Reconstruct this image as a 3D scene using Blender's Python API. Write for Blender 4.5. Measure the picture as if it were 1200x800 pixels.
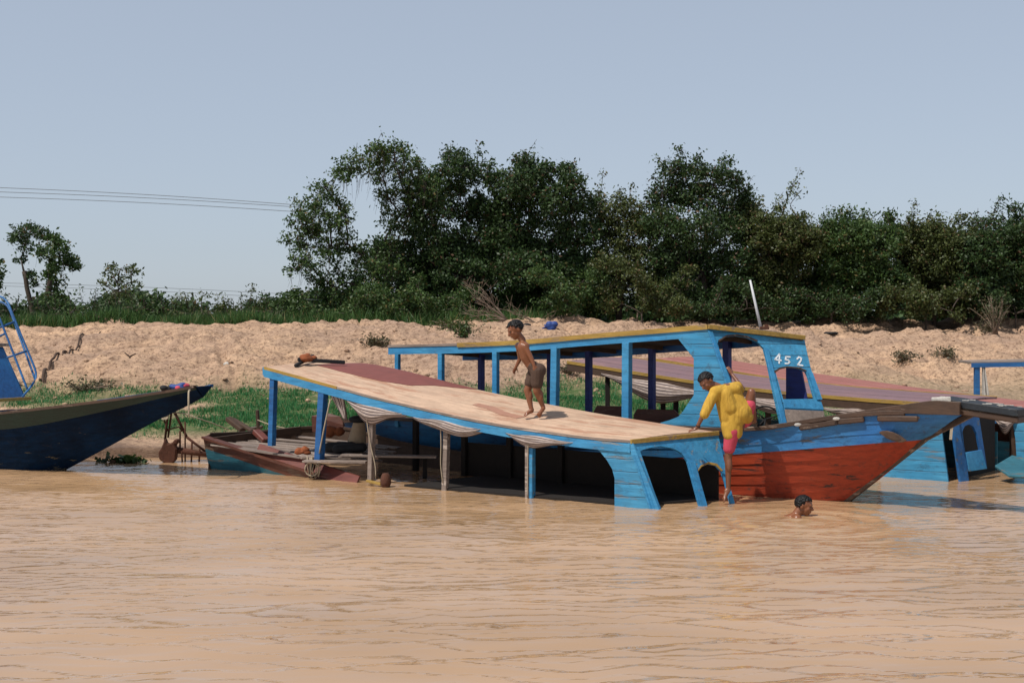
import bpy, bmesh, math, random
import numpy as np
from mathutils import Vector, Matrix, Quaternion
from mathutils.geometry import tessellate_polygon
for o in list(bpy.data.objects): bpy.data.objects.remove(o)
random.seed(7); RNG = np.random.default_rng(7)
scn = bpy.context.scene
COL = scn.collection
R = math.radians

# ------------------------------------------------------------------ camera, sky, sun
EYE = 2.2; FPX = 1500.0; HZ = 385.0          # eye height in metres, focal length and horizon row
cam = bpy.data.cameras.new('camera'); camo = bpy.data.objects.new('camera', cam); COL.objects.link(camo)
camo.location = (0, 0, EYE); camo.rotation_euler = (R(90), 0, 0)
cam.sensor_width = 36; cam.lens = 45; cam.shift_y = -0.0125; cam.clip_start = .1; cam.clip_end = 5000
scn.camera = camo
SUN_DIR = Vector((-.62, -.50, 1.30)).normalized()     # towards the sun
elev = math.asin(SUN_DIR.z); azim = math.atan2(SUN_DIR.x, SUN_DIR.y)
world = bpy.data.worlds.new('World'); scn.world = world; world.use_nodes = True
nt = world.node_tree; bg = nt.nodes['Background']
sky = nt.nodes.new('ShaderNodeTexSky'); sky.sky_type = 'NISHITA'; sky.sun_disc = False
sky.sun_elevation = elev; sky.sun_rotation = azim
sky.air_density = 1.0; sky.dust_density = .8; sky.ozone_density = 3.0; sky.altitude = 0
hs = nt.nodes.new('ShaderNodeHueSaturation'); hs.inputs['Saturation'].default_value = .66
nt.links.new(sky.outputs[0], hs.inputs['Color'])
hz = nt.nodes.new('ShaderNodeMixRGB'); hz.inputs[0].default_value = .58; hz.inputs[2].default_value = (3.95, 4.6, 5.6, 1)   # even pale haze over the whole sky
nt.links.new(hs.outputs[0], hz.inputs[1]); nt.links.new(hz.outputs[0], bg.inputs['Color'])
bg.inputs['Strength'].default_value = .115
sl = bpy.data.lights.new('sun', 'SUN'); sl.energy = 5.0; sl.angle = R(.6); sl.color = (1, .94, .86)
so = bpy.data.objects.new('sun', sl); COL.objects.link(so)
so.rotation_euler = (-SUN_DIR).to_track_quat('-Z', 'Y').to_euler(); so.location = (-20, -20, 40)
scn.view_settings.view_transform = 'Standard'; scn.view_settings.look = 'None'
scn.view_settings.exposure = 0; scn.view_settings.gamma = 1
scn.cycles.max_bounces = 6; scn.cycles.sample_clamp_direct = 4; scn.cycles.sample_clamp_indirect = 4; scn.cycles.transparent_max_bounces = 8

# ------------------------------------------------------------------ placing helpers
def W(px, py, Y): return Vector(((px-600)/FPX*Y, Y, EYE-(py-HZ)/FPX*Y))
def on_plane(p0, n, px, py):
    d = W(px, py, 1.0)-Vector((0, 0, EYE)); e = Vector((0, 0, EYE))
    return e+d*((p0-e).dot(n)/d.dot(n))
class Line:                                   # a straight ground line: origin, heading; s forward, o across (away), z up
    def __init__(s, x, y, deg):
        s.p = Vector((x, y, 0)); s.a = R(deg); s.u = Vector((math.cos(s.a), -math.sin(s.a), 0)); s.v = Vector((math.sin(s.a), math.cos(s.a), 0)); s.deg = deg
    def at(s, a, o, z): return s.p+s.u*a+s.v*o+Vector((0, 0, z))
    def pix(s, px, py, o=0): return on_plane(s.p+s.v*o, s.v, px, py)
    def so(s, w): d = w-s.p; return d.dot(s.u), d.dot(s.v), w.z
    def curve(s, ofn, pix, a0=-9, a1=5):      # points on the curve o=ofn(s) seen at the given columns and rows
        S = np.linspace(a0, a1, 500); PX = []
        for q in S:
            w = s.at(q, ofn(q), 0); PX.append(600+FPX*w.x/w.y)
        out = []
        for px, py in pix:
            q = float(np.interp(px, PX, S)); w = s.at(q, ofn(q), 0); out.append(Vector((w.x, w.y, EYE-(py-HZ)/FPX*w.y)))
        return out
def resample(P, n):
    P = [Vector(p) for p in P]; L = [0]
    for a, b in zip(P, P[1:]): L.append(L[-1]+(b-a).length)
    out = []
    for t in np.linspace(0, L[-1], n):
        i = min(max(int(np.searchsorted(L, t, 'right'))-1, 0), len(P)-2)
        k = (t-L[i])/max(L[i+1]-L[i], 1e-9); out.append(P[i].lerp(P[i+1], k))
    return out
def smooth_line(P, n=40, it=3):
    Q = resample(P, n)
    for _ in range(it): Q = [Q[0]]+[(Q[i-1]+Q[i]*2+Q[i+1])/4 for i in range(1, len(Q)-1)]+[Q[-1]]
    return Q

# ------------------------------------------------------------------ objects
FR = {}
def props(o, label=None, cat=None, group=None, kind=None):
    if label: o['label'] = label
    if cat: o['category'] = cat
    if group: o['group'] = group
    if kind: o['kind'] = kind
def thing(name, label, cat, loc, rz=0, group=None, kind=None):
    o = bpy.data.objects.new(name, None); COL.objects.link(o); o.empty_display_size = .2
    o.location = loc; o.rotation_euler = (0, 0, rz); props(o, label, cat, group, kind)
    FR[o.name] = Matrix.Translation(Vector(loc)) @ Matrix.Rotation(rz, 4, 'Z'); return o
def link_mesh(name, me, mats, parent, M, label=None, smooth=False):
    o = bpy.data.objects.new(name, me); COL.objects.link(o)
    for m in (mats if isinstance(mats, (list, tuple)) else [mats]): me.materials.append(m)
    if parent: o.parent = parent
    else: o.matrix_world = M
    FR[o.name] = M
    if label: o['label'] = label
    if smooth: me.polygons.foreach_set('use_smooth', [True]*len(me.polygons))
    return o
class MB:
    def __init__(s): s.v = []; s.f = []; s.m = []
    def add(s, vs, fs, m=0):
        k = len(s.v); s.v += [Vector(v) for v in vs]
        for f in fs: s.f.append(tuple(i+k for i in f)); s.m.append(m)
        return s
    def box(s, c, size, rot=None, m=0):
        c = Vector(c); x, y, z = [q/2 for q in size]; rot = rot or Matrix.Identity(3)
        vs = [c+rot@Vector((a*x, b*y, d*z)) for d in (-1, 1) for a, b in ((-1, -1), (1, -1), (1, 1), (-1, 1))]
        return s.add(vs, [(3, 2, 1, 0), (4, 5, 6, 7), (0, 1, 5, 4), (1, 2, 6, 5), (2, 3, 7, 6), (3, 0, 4, 7)], m)
    def beam(s, p, q, w, h, up=(0, 0, 1), m=0):      # box from p to q, h along up, w across
        p = Vector(p); q = Vector(q); x = (q-p); L = x.length; x = x/L; up = Vector(up)
        y = up.cross(x)
        if y.length < 1e-4: y = Vector((0, 1, 0))
        y.normalize(); z = x.cross(y); rot = Matrix((x, y, z)).transposed()
        return s.box((p+q)/2, (L, w, h), rot, m)
    def tube(s, P, r, n=6, m=0, cap=True):
        P = [Vector(p) for p in P]; rr = r if isinstance(r, (list, tuple)) else [r]*len(P)
        vs = []; ref = Vector((.13, .31, .94)).normalized()
        for i, p in enumerate(P):
            t = (P[min(i+1, len(P)-1)]-P[max(i-1, 0)])
            if t.length < 1e-9: t = Vector((0, 0, 1))
            t.normalize(); a = t.cross(ref)
            if a.length < .1: a = t.cross(Vector((1, 0, 0)))
            a.normalize(); b = t.cross(a)
            for k in range(n):
                th = 2*math.pi*k/n; vs.append(p+(a*math.cos(th)+b*math.sin(th))*rr[i])
        fs = [(i*n+k, i*n+(k+1) % n, (i+1)*n+(k+1) % n, (i+1)*n+k) for i in range(len(P)-1) for k in range(n)]
        if cap: fs += [tuple(range(n))[::-1], tuple((len(P)-1)*n+k for k in range(n))]
        return s.add(vs, fs, m)
    def grid(s, rows, m=0):
        n = len(rows[0]); vs = [p for r in rows for p in r]
        return s.add(vs, [(i*n+k, i*n+k+1, (i+1)*n+k+1, (i+1)*n+k) for i in range(len(rows)-1) for k in range(n-1)], m)
    def slabgrid(s, rows, t, m=0, me=None):          # thick sheet: rows of points, thickness vector t
        me = m if me is None else me
        t = Vector(t); n = len(rows[0]); R_ = len(rows); top = [p for r in rows for p in r]; bot = [p+t for p in top]
        k = len(top); fs = []; ed = []
        for i in range(R_-1):
            for j in range(n-1):
                a, b, c, d = i*n+j, i*n+j+1, (i+1)*n+j+1, (i+1)*n+j; fs += [(a, b, c, d), (d+k, c+k, b+k, a+k)]
        for j in range(n-1): ed += [(j+1, j, j+k, j+1+k), ((R_-1)*n+j, (R_-1)*n+j+1, (R_-1)*n+j+1+k, (R_-1)*n+j+k)]
        for i in range(R_-1): ed += [(i*n, (i+1)*n, (i+1)*n+k, i*n+k), ((i+1)*n+n-1, i*n+n-1, i*n+n-1+k, (i+1)*n+n-1+k)]
        base = len(s.v); s.add(top+bot, fs, m)
        for f in ed: s.f.append(tuple(i+base for i in f)); s.m.append(me)
        return s
    def panel(s, loops, t, m=0):                     # flat board with outline loops[0] and holes, thickness vector t
        t = Vector(t); tri = tessellate_polygon(loops); flat = [p for l in loops for p in l]; k = len(flat)
        s.add(flat+[p+t for p in flat], [tuple(a) for a in tri]+[tuple(i+k for i in reversed(a)) for a in tri], m)
        b = len(s.v)-2*k; c = 0
        for l in loops:
            n = len(l)
            for i in range(n):
                a, d = c+i, c+(i+1) % n; s.f.append((b+a, b+d, b+d+k, b+a+k)); s.m.append(m)
            c += n
        return s
    def ell(s, c, r, rot=None, nu=12, nv=8, m=0):
        c = Vector(c); rot = rot or Matrix.Identity(3); r = (r, r, r) if not isinstance(r, (tuple, list)) else r
        vs = []
        for j in range(1, nv):
            ph = math.pi*j/nv
            for i in range(nu):
                th = 2*math.pi*i/nu; vs.append(c+rot@Vector((r[0]*math.sin(ph)*math.cos(th), r[1]*math.sin(ph)*math.sin(th), r[2]*math.cos(ph))))
        vs += [c+rot@Vector((0, 0, r[2])), c+rot@Vector((0, 0, -r[2]))]; T = (nv-1)*nu
        fs = [(j*nu+i, (j+1)*nu+i, (j+1)*nu+(i+1) % nu, j*nu+(i+1) % nu) for j in range(nv-2) for i in range(nu)]
        fs += [(T, i, (i+1) % nu) for i in range(nu)]+[(T+1, (nv-2)*nu+(i+1) % nu, (nv-2)*nu+i) for i in range(nu)]
        return s.add(vs, fs, m)
    def cap(s, p, q, r1, r2, n=12):                  # tapered capsule
        p = Vector(p); q = Vector(q); d = (q-p).normalized(); P = []; rr = []
        for k in range(5): a = math.pi/2*k/5; P.append(p-d*r1*math.cos(a)); rr.append(max(r1*math.sin(a), .0006))
        P.append(p); rr.append(r1); P.append(q); rr.append(r2)
        for k in range(4, -1, -1): a = math.pi/2*k/5; P.append(q+d*r2*math.cos(a)); rr.append(max(r2*math.sin(a), .0006))
        return s.tube(P, rr, n)
    def mesh(s, name, M):
        Mi = M.inverted(); me = bpy.data.meshes.new(name)
        me.from_pydata([Mi@v for v in s.v], [], s.f); me.polygons.foreach_set('material_index', s.m); me.update(); return me
    def build(s, name, mats, parent=None, loc=None, rz=0, bevel=0, smooth=False, label=None, solid=0, fix=True):
        M = FR[parent.name] if parent else Matrix.Translation(Vector(loc or s.v[0])) @ Matrix.Rotation(rz, 4, 'Z')
        me = s.mesh(name, M)
        if fix:
            bm = bmesh.new(); bm.from_mesh(me); bmesh.ops.recalc_face_normals(bm, faces=bm.faces); bm.to_mesh(me); bm.free()
        o = link_mesh(name, me, mats, parent, M, label, smooth)
        if bevel:
            b = o.modifiers.new('bevel', 'BEVEL'); b.width = bevel; b.segments = 1; b.limit_method = 'ANGLE'; b.angle_limit = R(40)
        if solid:
            b = o.modifiers.new('solid', 'SOLIDIFY'); b.thickness = solid; b.offset = 0
        return o
    def flesh(s, name, mats, parent=None, voxel=.008, sm=4, loc=None, label=None):   # fuse overlapping forms into one skin
        M = FR[parent.name] if parent else Matrix.Translation(Vector(loc))
        me = s.mesh(name, M); t = bpy.data.objects.new('tmp', me); COL.objects.link(t)
        r = t.modifiers.new('r', 'REMESH'); r.mode = 'VOXEL'; r.voxel_size = voxel
        k = t.modifiers.new('s', 'SMOOTH'); k.factor = .5; k.iterations = sm
        dg = bpy.context.evaluated_depsgraph_get(); dg.update()
        nm = bpy.data.meshes.new_from_object(t.evaluated_get(dg)); bpy.data.objects.remove(t); bpy.data.meshes.remove(me)
        nm.name = name
        return link_mesh(name, nm, mats, parent, M, label, smooth=True)
def np_mesh(name, V, F, M=Matrix.Identity(4)):       # numpy verts (world) and equal-sided faces
    me = bpy.data.meshes.new(name); Mi = np.array(M.inverted()); V = V@Mi[:3, :3].T+Mi[:3, 3]
    n = F.shape[1]; me.vertices.add(len(V)); me.vertices.foreach_set('co', V.astype(np.float32).ravel())
    me.loops.add(F.size); me.loops.foreach_set('vertex_index', F.astype(np.int32).ravel())
    me.polygons.add(len(F)); me.polygons.foreach_set('loop_start', np.arange(len(F), dtype=np.int32)*n)
    me.update(calc_edges=True); me.validate(); return me

# ------------------------------------------------------------------ materials
class NT:
    def __init__(s, name):
        s.m = bpy.data.materials.new(name); s.m.use_nodes = True; s.t = s.m.node_tree; s.b = s.t.nodes['Principled BSDF']
    def n(s, kind, **kw):
        q = s.t.nodes.new('ShaderNode'+kind)
        for k, v in kw.items(): setattr(q, k, v)
        return q
    def l(s, a, b): s.t.links.new(a, b)
    def set(s, sock, v):
        if hasattr(v, 'is_output') or isinstance(v, bpy.types.NodeSocket): s.l(v, sock)
        else: sock.default_value = v
    def coord(s, kind='Object', scale=(1, 1, 1)):
        c = s.n('TexCoord'); mp = s.n('Mapping'); s.l(c.outputs[kind], mp.inputs[0]); mp.inputs['Scale'].default_value = scale; return mp.outputs[0]
    def noise(s, vec, scale, detail=4, rough=.55, dist=0):
        q = s.n('TexNoise'); s.l(vec, q.inputs['Vector']); q.inputs['Scale'].default_value = scale; q.inputs['Detail'].default_value = detail
        q.inputs['Roughness'].default_value = rough; q.inputs['Distortion'].default_value = dist; return q.outputs['Fac']
    def ramp(s, fac, a, b):                           # 0..1 between a and b
        q = s.n('MapRange'); s.l(fac, q.inputs[0]); q.inputs[1].default_value = a; q.inputs[2].default_value = b; q.clamp = True; return q.outputs[0]
    def mix(s, fac, a, b, mode='MIX'):
        q = s.n('MixRGB', blend_type=mode); s.set(q.inputs[0], fac); s.set(q.inputs[1], a); s.set(q.inputs[2], b); return q.outputs[0]
    def math(s, op, a, b=0.0):
        q = s.n('Math', operation=op); s.set(q.inputs[0], a); s.set(q.inputs[1], b); return q.outputs[0]
    def bump(s, h, strength=.5, dist=.02):
        q = s.n('Bump'); s.l(h, q.inputs['Height']); q.inputs['Strength'].default_value = strength; q.inputs['Distance'].default_value = dist
        s.l(q.outputs[0], s.b.inputs['Normal'])
def c4(c): return (c[0], c[1], c[2], 1)
def dim(*cs): return [[k*.86 for k in c] for c in cs]
def paint(name, base, alt, under, peel=.25, seam=None, grain=(.6, 5, 5), rough=.55, grime=.5, cover=None):
    base, alt, under = dim(base, alt, under); t = NT(name); co = t.coord('Object'); st = t.coord('Object', grain)
    big = t.ramp(t.noise(co, 1.3, 3), .35, .65); col = t.mix(big, c4(base), c4(alt))
    col = t.mix(t.math('MULTIPLY', t.ramp(t.noise(st, 3.5, 6, .7), .38, .68), .6), col, c4([k*.42 for k in base]))
    col = t.mix(t.math('MULTIPLY', t.ramp(t.noise(t.coord('Object', (1.2, 2, 2)), 2.7, 5, .7), .50, .66), .45), col, c4([k*.6 for k in alt]))
    mask = t.ramp(t.math('ADD', t.noise(st, 2.2, 8, .72), t.math('MULTIPLY', t.noise(co, .9, 2), .35)), .92-peel*.55, .96-peel*.55)
    col = t.mix(mask, col, c4(under))
    g = t.ramp(t.noise(co, 7, 8, .75, .4), .58, .72); col = t.mix(t.math('MULTIPLY', g, grime), col, (.035, .028, .022, 1))
    wear = t.ramp(t.noise(t.coord('Object', (1.1, 1.1, 2.6)), 2.1, 9, .78, .5), .56, .66); col = t.mix(t.math('MULTIPLY', wear, grime*.9), col, c4([k*.28+.008 for k in base]))
    chip = t.ramp(t.noise(t.coord('Object', (2.2, 4, 7)), 6.5, 6, .7), .66, .69); col = t.mix(t.math('MULTIPLY', chip, min(1, peel*3)), col, c4([k*.7 for k in under]))
    hgt = t.math('ADD', t.math('MULTIPLY', mask, -.25), t.math('MULTIPLY', t.noise(st, 9, 5), .6))
    if seam:
        ax, sp = seam; c = t.n('TexCoord'); sx = t.n('SeparateXYZ'); t.l(c.outputs['Object'], sx.inputs[0])
        w = t.math('ADD', sx.outputs['XYZ'.index(ax)], t.math('MULTIPLY', t.noise(co, 1.1, 2), .05))
        fr = t.math('FRACT', t.math('DIVIDE', w, sp)); d = t.math('ABSOLUTE', t.math('SUBTRACT', fr, .5))
        line = t.ramp(d, .46, .49); broke = t.ramp(t.noise(st, 1.7, 3), .3, .5)
        line = t.math('MULTIPLY', line, t.math('ADD', t.math('MULTIPLY', broke, .7), .3))
        col = t.mix(t.math('MULTIPLY', line, .85), col, (.012, .012, .015, 1)); hgt = t.math('SUBTRACT', hgt, t.math('MULTIPLY', line, 2.0))
        fl = t.n('Math', operation='FLOOR'); t.l(t.math('DIVIDE', w, sp), fl.inputs[0])
        wn = t.n('TexWhiteNoise', noise_dimensions='1D'); t.l(fl.outputs[0], wn.inputs['W'])
        col = t.mix(t.math('MULTIPLY', wn.outputs['Value'], .28), col, c4([min(1, k*.55+.01) for k in base]))
    t.set(t.b.inputs['Base Color'], col); t.b.inputs['Roughness'].default_value = rough
    t.b.inputs['Specular IOR Level'].default_value = .35
    t.bump(hgt, .55, .012); return t.m
def plain(name, c, rough=.6, var=.25, scale=12, bump=.2, metal=0, spec=.4):
    c, = dim(c); t = NT(name); co = t.coord('Object'); n = t.ramp(t.noise(co, scale, 5, .65), .3, .7)
    t.set(t.b.inputs['Base Color'], t.mix(t.math('MULTIPLY', n, var), c4(c), c4([k*.35 for k in c])))
    t.b.inputs['Roughness'].default_value = rough; t.b.inputs['Metallic'].default_value = metal; t.b.inputs['Specular IOR Level'].default_value = spec
    t.bump(n, bump, .01); return t.m
WOODU = (.16, .12, .09)
M = {}
M['blue'] = paint('turquoise_paint', (.035, .255, .47), (.075, .33, .54), (.14, .16, .17), .2, ('Z', .155), (.6, 5, 5), .55, .75)
M['bluep'] = paint('turquoise_paint_plain', (.03, .22, .46), (.06, .30, .52), (.20, .22, .22), .18)
M['blued'] = paint('blue_paint', (.014, .09, .27), (.02, .15, .38), (.10, .12, .14), .22)
M['bluehull'] = paint('blue_hull_paint', (.02, .14, .38), (.045, .22, .46), (.11, .10, .09), .26, None, (.5, 4, 4), .55, .9)
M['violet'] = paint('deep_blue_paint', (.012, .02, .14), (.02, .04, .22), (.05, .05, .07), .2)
M['navy'] = paint('navy_hull_paint', (.0015, .007, .020), (.003, .020, .055), (.12, .10, .06), .14, None, (.4, 4, 5), .75)
M['navy'].node_tree.nodes['Principled BSDF'].inputs['Specular IOR Level'].default_value = .08
M['navyd'] = paint('green_band_paint', (.003, .02, .012), (.006, .03, .02), (.10, .08, .05), .1)
M['teal'] = paint('teal_hull_paint', (.022, .12, .165), (.04, .18, .23), (.16, .13, .10), .3)
M['red'] = paint('red_hull_paint', (.32, .036, .012), (.42, .058, .017), (.05, .02, .015), .22, None, (.35, 4, 6), .6, .95)
M['maroon'] = paint('maroon_paint', (.13, .028, .022), (.17, .05, .035), (.12, .08, .06), .25)
M['redwood'] = paint('red_brown_timber', (.09, .022, .012), (.12, .04, .022), (.14, .09, .06), .3)
M['yellow'] = paint('ochre_paint', (.36, .22, .045), (.42, .27, .06), (.22, .15, .09), .25)
M['rail'] = paint('bare_gunwale_timber', (.085, .045, .026), (.05, .028, .018), (.24, .17, .12), .3)
M['grey'] = paint('weathered_plank', (.30, .235, .195), (.20, .155, .13), (.40, .33, .28), .3, None, (.5, 7, 7), .8)
M['deck'] = paint('weathered_deck_boards', (.26, .20, .165), (.34, .27, .22), (.14, .10, .08), .3, ('Y', .14), (.5, 7, 7), .8)
M['dark'] = plain('shade_darkened_timber', (.012, .008, .006), .9, .4)  # timber colour pulled near black to hold the shade inside the boats
M['darkwood'] = plain('brown_timber', (.07, .038, .022), .8, .5)
M['roofA'] = paint('worn_pale_roof_boards', (.62, .43, .30), (.54, .36, .25), (.40, .22, .14), .36, None, (.35, 3, 3), .8, .3)
M['maroonsheet'] = plain('maroon_roof_sheet', (.21, .062, .05), .75, .35, 5, .2)
M['brown_patch'] = plain('brown_roof_patch', (.40, .20, .13), .5, .3, 8, .1)
M['purple'] = paint('faded_purple_roof', (.22, .135, .155), (.26, .15, .155), (.30, .17, .14), .25, ('Y', .5), (.35, 6, 6), .75)
M['pink'] = paint('faded_pink_roof', (.40, .155, .125), (.34, .125, .105), (.38, .22, .2), .2, ('Y', .5), (.35, 6, 6), .75)
M['cream'] = plain('peeling_white_paint', (.55, .52, .47), .7, .6, 18)
M['tar'] = paint('peeling_black_paint', (.012, .016, .022), (.02, .028, .035), (.45, .44, .40), .22, None, (3, 3, 3))
M['white'] = plain('white_number_paint', (.75, .80, .82), .6, .25)
M['rope'] = plain('pale_rope', (.42, .34, .24), .9, .4, 60)
M['rust'] = plain('rusty_iron', (.10, .035, .018), .9, .6, 25, .5)
M['metal'] = plain('white_metal_pole', (.55, .56, .58), .45, .2)
M['orange'] = plain('orange_cloth', (.26, .07, .02), .85, .4)
M['black'] = plain('black_cloth', (.012, .012, .014), .8, .3)
M['bluecloth'] = plain('blue_tarpaulin', (.02, .06, .25), .6, .4)
M['tarp'] = plain('dusty_blue_deck_sheet', (.22, .27, .36), .6, .4, 5)
M['sack'] = plain('beige_sacking', (.38, .28, .18), .9, .4)
M['skin'] = plain('wet_brown_skin', (.22, .08, .035), .34, .25, 7, .08, 0, .4)
M['skin2'] = plain('brown_skin', (.19, .07, .032), .42, .2, 9, .05, 0, .5)
M['hair'] = plain('black_hair', (.005, .004, .004), .55, .2, 60, .25, 0, .25)
M['eye'] = plain('eye_surface', (.05, .035, .03), .3, .1)
M['pinkcloth'] = plain('pink_shorts_cloth', (.55, .06, .10), .8, .3, 15, .3)
M['browncloth'] = plain('brown_shorts_cloth', (.075, .04, .025), .8, .35, 25, .4)
def striped():
    t = NT('striped_curtain_cloth'); uv = t.n('UVMap'); sx = t.n('SeparateXYZ'); t.l(uv.outputs[0], sx.inputs[0])
    fr = t.math('FRACT', t.math('MULTIPLY', sx.outputs['Y'], 7.0)); d = t.ramp(t.math('ABSOLUTE', t.math('SUBTRACT', fr, .5)), .28, .33)
    col = t.mix(d, (.37, .30, .265, 1), (.04, .028, .035, 1)); n = t.noise(t.coord('Object'), 9, 5)
    col = t.mix(t.math('MULTIPLY', t.ramp(n, .4, .65), .6), col, (.15, .11, .085, 1))
    t.set(t.b.inputs['Base Color'], col); t.b.inputs['Roughness'].default_value = .9; t.bump(n, .4, .01); return t.m
M['stripe'] = striped()
def shirt():
    t = NT('yellow_shirt_cloth'); co = t.coord('Object', (5, 5, 1.3)); n = t.noise(co, 2.6, 3, .5, 1.3)
    t.set(t.b.inputs['Base Color'], t.mix(t.ramp(n, .3, .7), (.46, .275, .03, 1), (.34, .19, .018, 1)))
    t.b.inputs['Roughness'].default_value = .85; t.bump(n, .7, .02); return t.m
M['shirt'] = shirt()
def leafmat(name, a, b, c, tr=.25):
    t = NT(name); g = t.n('NewGeometry'); r = g.outputs['Random Per Island']
    col = t.mix(t.ramp(r, .0, .75), c4(a), c4(b)); col = t.mix(t.ramp(r, .93, .97), col, c4(c))
    t.set(t.b.inputs['Base Color'], col); t.b.inputs['Roughness'].default_value = .5; t.b.inputs['Specular IOR Level'].default_value = .32
    ts = t.n('BsdfTranslucent'); t.l(col, ts.inputs[0]); mx = t.n('MixShader'); mx.inputs[0].default_value = tr
    out = [q for q in t.t.nodes if q.type == 'OUTPUT_MATERIAL'][0]
    t.l(t.b.outputs[0], mx.inputs[1]); t.l(ts.outputs[0], mx.inputs[2]); t.l(mx.outputs[0], out.inputs[0]); return t.m
M['leafA'] = leafmat('green_leaf', (.020, .046, .012), (.062, .108, .026), (.13, .10, .035))
M['leafB'] = leafmat('dark_leaf', (.014, .032, .010), (.044, .080, .022), (.10, .055, .03))
M['leafC'] = leafmat('olive_leaf', (.030, .044, .012), (.078, .098, .026), (.15, .10, .05))
M['leafD'] = leafmat('dry_leaf', (.05, .05, .025), (.09, .08, .04), (.16, .09, .05))
M['grass'] = leafmat('river_grass', (.018, .11, .035), (.045, .19, .055), (.22, .19, .08), .3)
M['grassd'] = leafmat('tall_grass', (.03, .085, .022), (.07, .14, .035), (.25, .20, .09), .3)
M['bark'] = plain('bark', (.075, .055, .042), .9, .5, 14, .6)
M['twig'] = plain('dry_twig', (.26, .19, .14), .9, .4, 20)
M['wire'] = plain('cable', (.16, .17, .19), .6, .1)  # grey lightened to put distance haze into the colour
# ------------------------------------------------------------------ noise for terrain and waves
def vnoise(x, y, seed):
    xi = np.floor(x).astype(np.int64); yi = np.floor(y).astype(np.int64); fx = x-xi; fy = y-yi
    fx = fx*fx*(3-2*fx); fy = fy*fy*(3-2*fy)
    def h(a, b):
        n = (a*374761393+b*668265263+seed*974634777) & 0x7fffffff; n = ((n ^ (n >> 13))*1274126177) & 0x7fffffff
        n = n ^ (n >> 16); return (n & 0xffff)/65535.0
    return (h(xi, yi)*(1-fx)+h(xi+1, yi)*fx)*(1-fy)+(h(xi, yi+1)*(1-fx)+h(xi+1, yi+1)*fx)*fy
def fbm(x, y, f, octs=4, seed=1, gain=.5):
    s = 0; a = 1; t = 0
    for k in range(octs): s = s+a*(vnoise(x*f+17.3*k, y*f-9.1*k, seed+k)-.5)*2; t += a; a *= gain; f *= 2.03
    return s/t
def axis(lo, hi, step, far, grow=1.25):
    a = list(np.arange(lo, hi+1e-6, step)); d = step
    x = hi
    while x < far: d *= grow; x += d; a.append(x)
    x = lo; d = step; pre = []
    while x > -far: d *= grow; x -= d; pre.append(x)
    return np.array(pre[::-1]+a)
def yshore(x): return 21.55+np.clip(.42*(x+1.5), 0, 4.6)+.35*np.clip(-x-9, 0, 3)
def ground_h(x, y):
    d = y-yshore(x)-.35*fbm(x, y, .5, 3, 5)
    h = np.interp(d, [-60, -4, -.4, 0, .18, .5, 1.6, 5.6, 11, 18.2, 21, 900], [-3, -.7, -.16, -.02, .16, .22, .38, .88, 1.62, 2.28, 2.30, 2.30])
    on = np.clip(d*1.5, 0, 1); crest = np.clip((d-15)/3, 0, 1)
    slope = np.clip((d-4.5)/2, 0, 1)*(1-np.clip((d-18.5)/2, 0, 1))
    ridge = 1-np.abs(fbm(x*.45, y, .95, 4, 21))*2.2
    n = fbm(x, y, .35, 3, 9)*.13+slope*(ridge*.24+fbm(x*.7, y*1.3, .9, 5, 31, .55)*.30+np.abs(fbm(x*.8, y, 3.3, 4, 41))*.13-np.clip(.10-np.abs(fbm(x+.4*y, y*.3, .5, 3, 47)), 0, .1)*1.6)
    h = h-.15*np.clip(-x/7, 0, 1)*np.clip((d-8)/9, 0, 1)
    n = n+(1-slope)*fbm(x, y, 2.4, 3, 51)*.035
    far = np.clip((d-22)/8, 0, 1)
    return h+on*n*(1-far), d
def gz(x, y): h, d = ground_h(np.array([float(x)]), np.array([float(y)])); return float(h[0])
# ground
ax = axis(-15.5, 20, .07, 900); ay = axis(20.6, 43, .065, 900)
X, Y = np.meshgrid(ax, ay); H, D = ground_h(X, Y)
V = np.stack([X.ravel(), Y.ravel(), H.ravel()], 1); nx = len(ax); ny = len(ay)
ii = (np.arange(ny-1)[:, None]*nx+np.arange(nx-1)[None, :]).ravel(); F = np.stack([ii, ii+1, ii+nx+1, ii+nx], 1)
def gmask(X, Y, D):
    m = np.interp(D, [0.9, 1.7, 5.0, 6.4], [0, 1, 1, 0])*np.clip((fbm(X*.7, Y, .55, 4, 77)+.62)*4, 0, 1)
    m = m*np.interp(X, [6, 9], [1, .25])
    leftgap = np.clip((X+7.6)*1.2, 0, 1)
    m = m*np.maximum(leftgap, .75*np.interp(D, [3.4, 4.2], [0, 1]))
    top = np.interp(D, [18.6, 19.6], [0, 1]); return np.maximum(m, top)
me = np_mesh('ground', V, F); G = gmask(X, Y, D).ravel(); wet = np.interp(D+.25*fbm(X, Y, 2.2, 3, 12), [0.05, .22, .45, 1.0], [1, .9, .25, 0]).ravel()
for nm, arr in (('grass', G), ('wet', wet)):
    a = me.attributes.new(nm, 'FLOAT', 'POINT'); a.data.foreach_set('value', arr.astype(np.float32))
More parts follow.
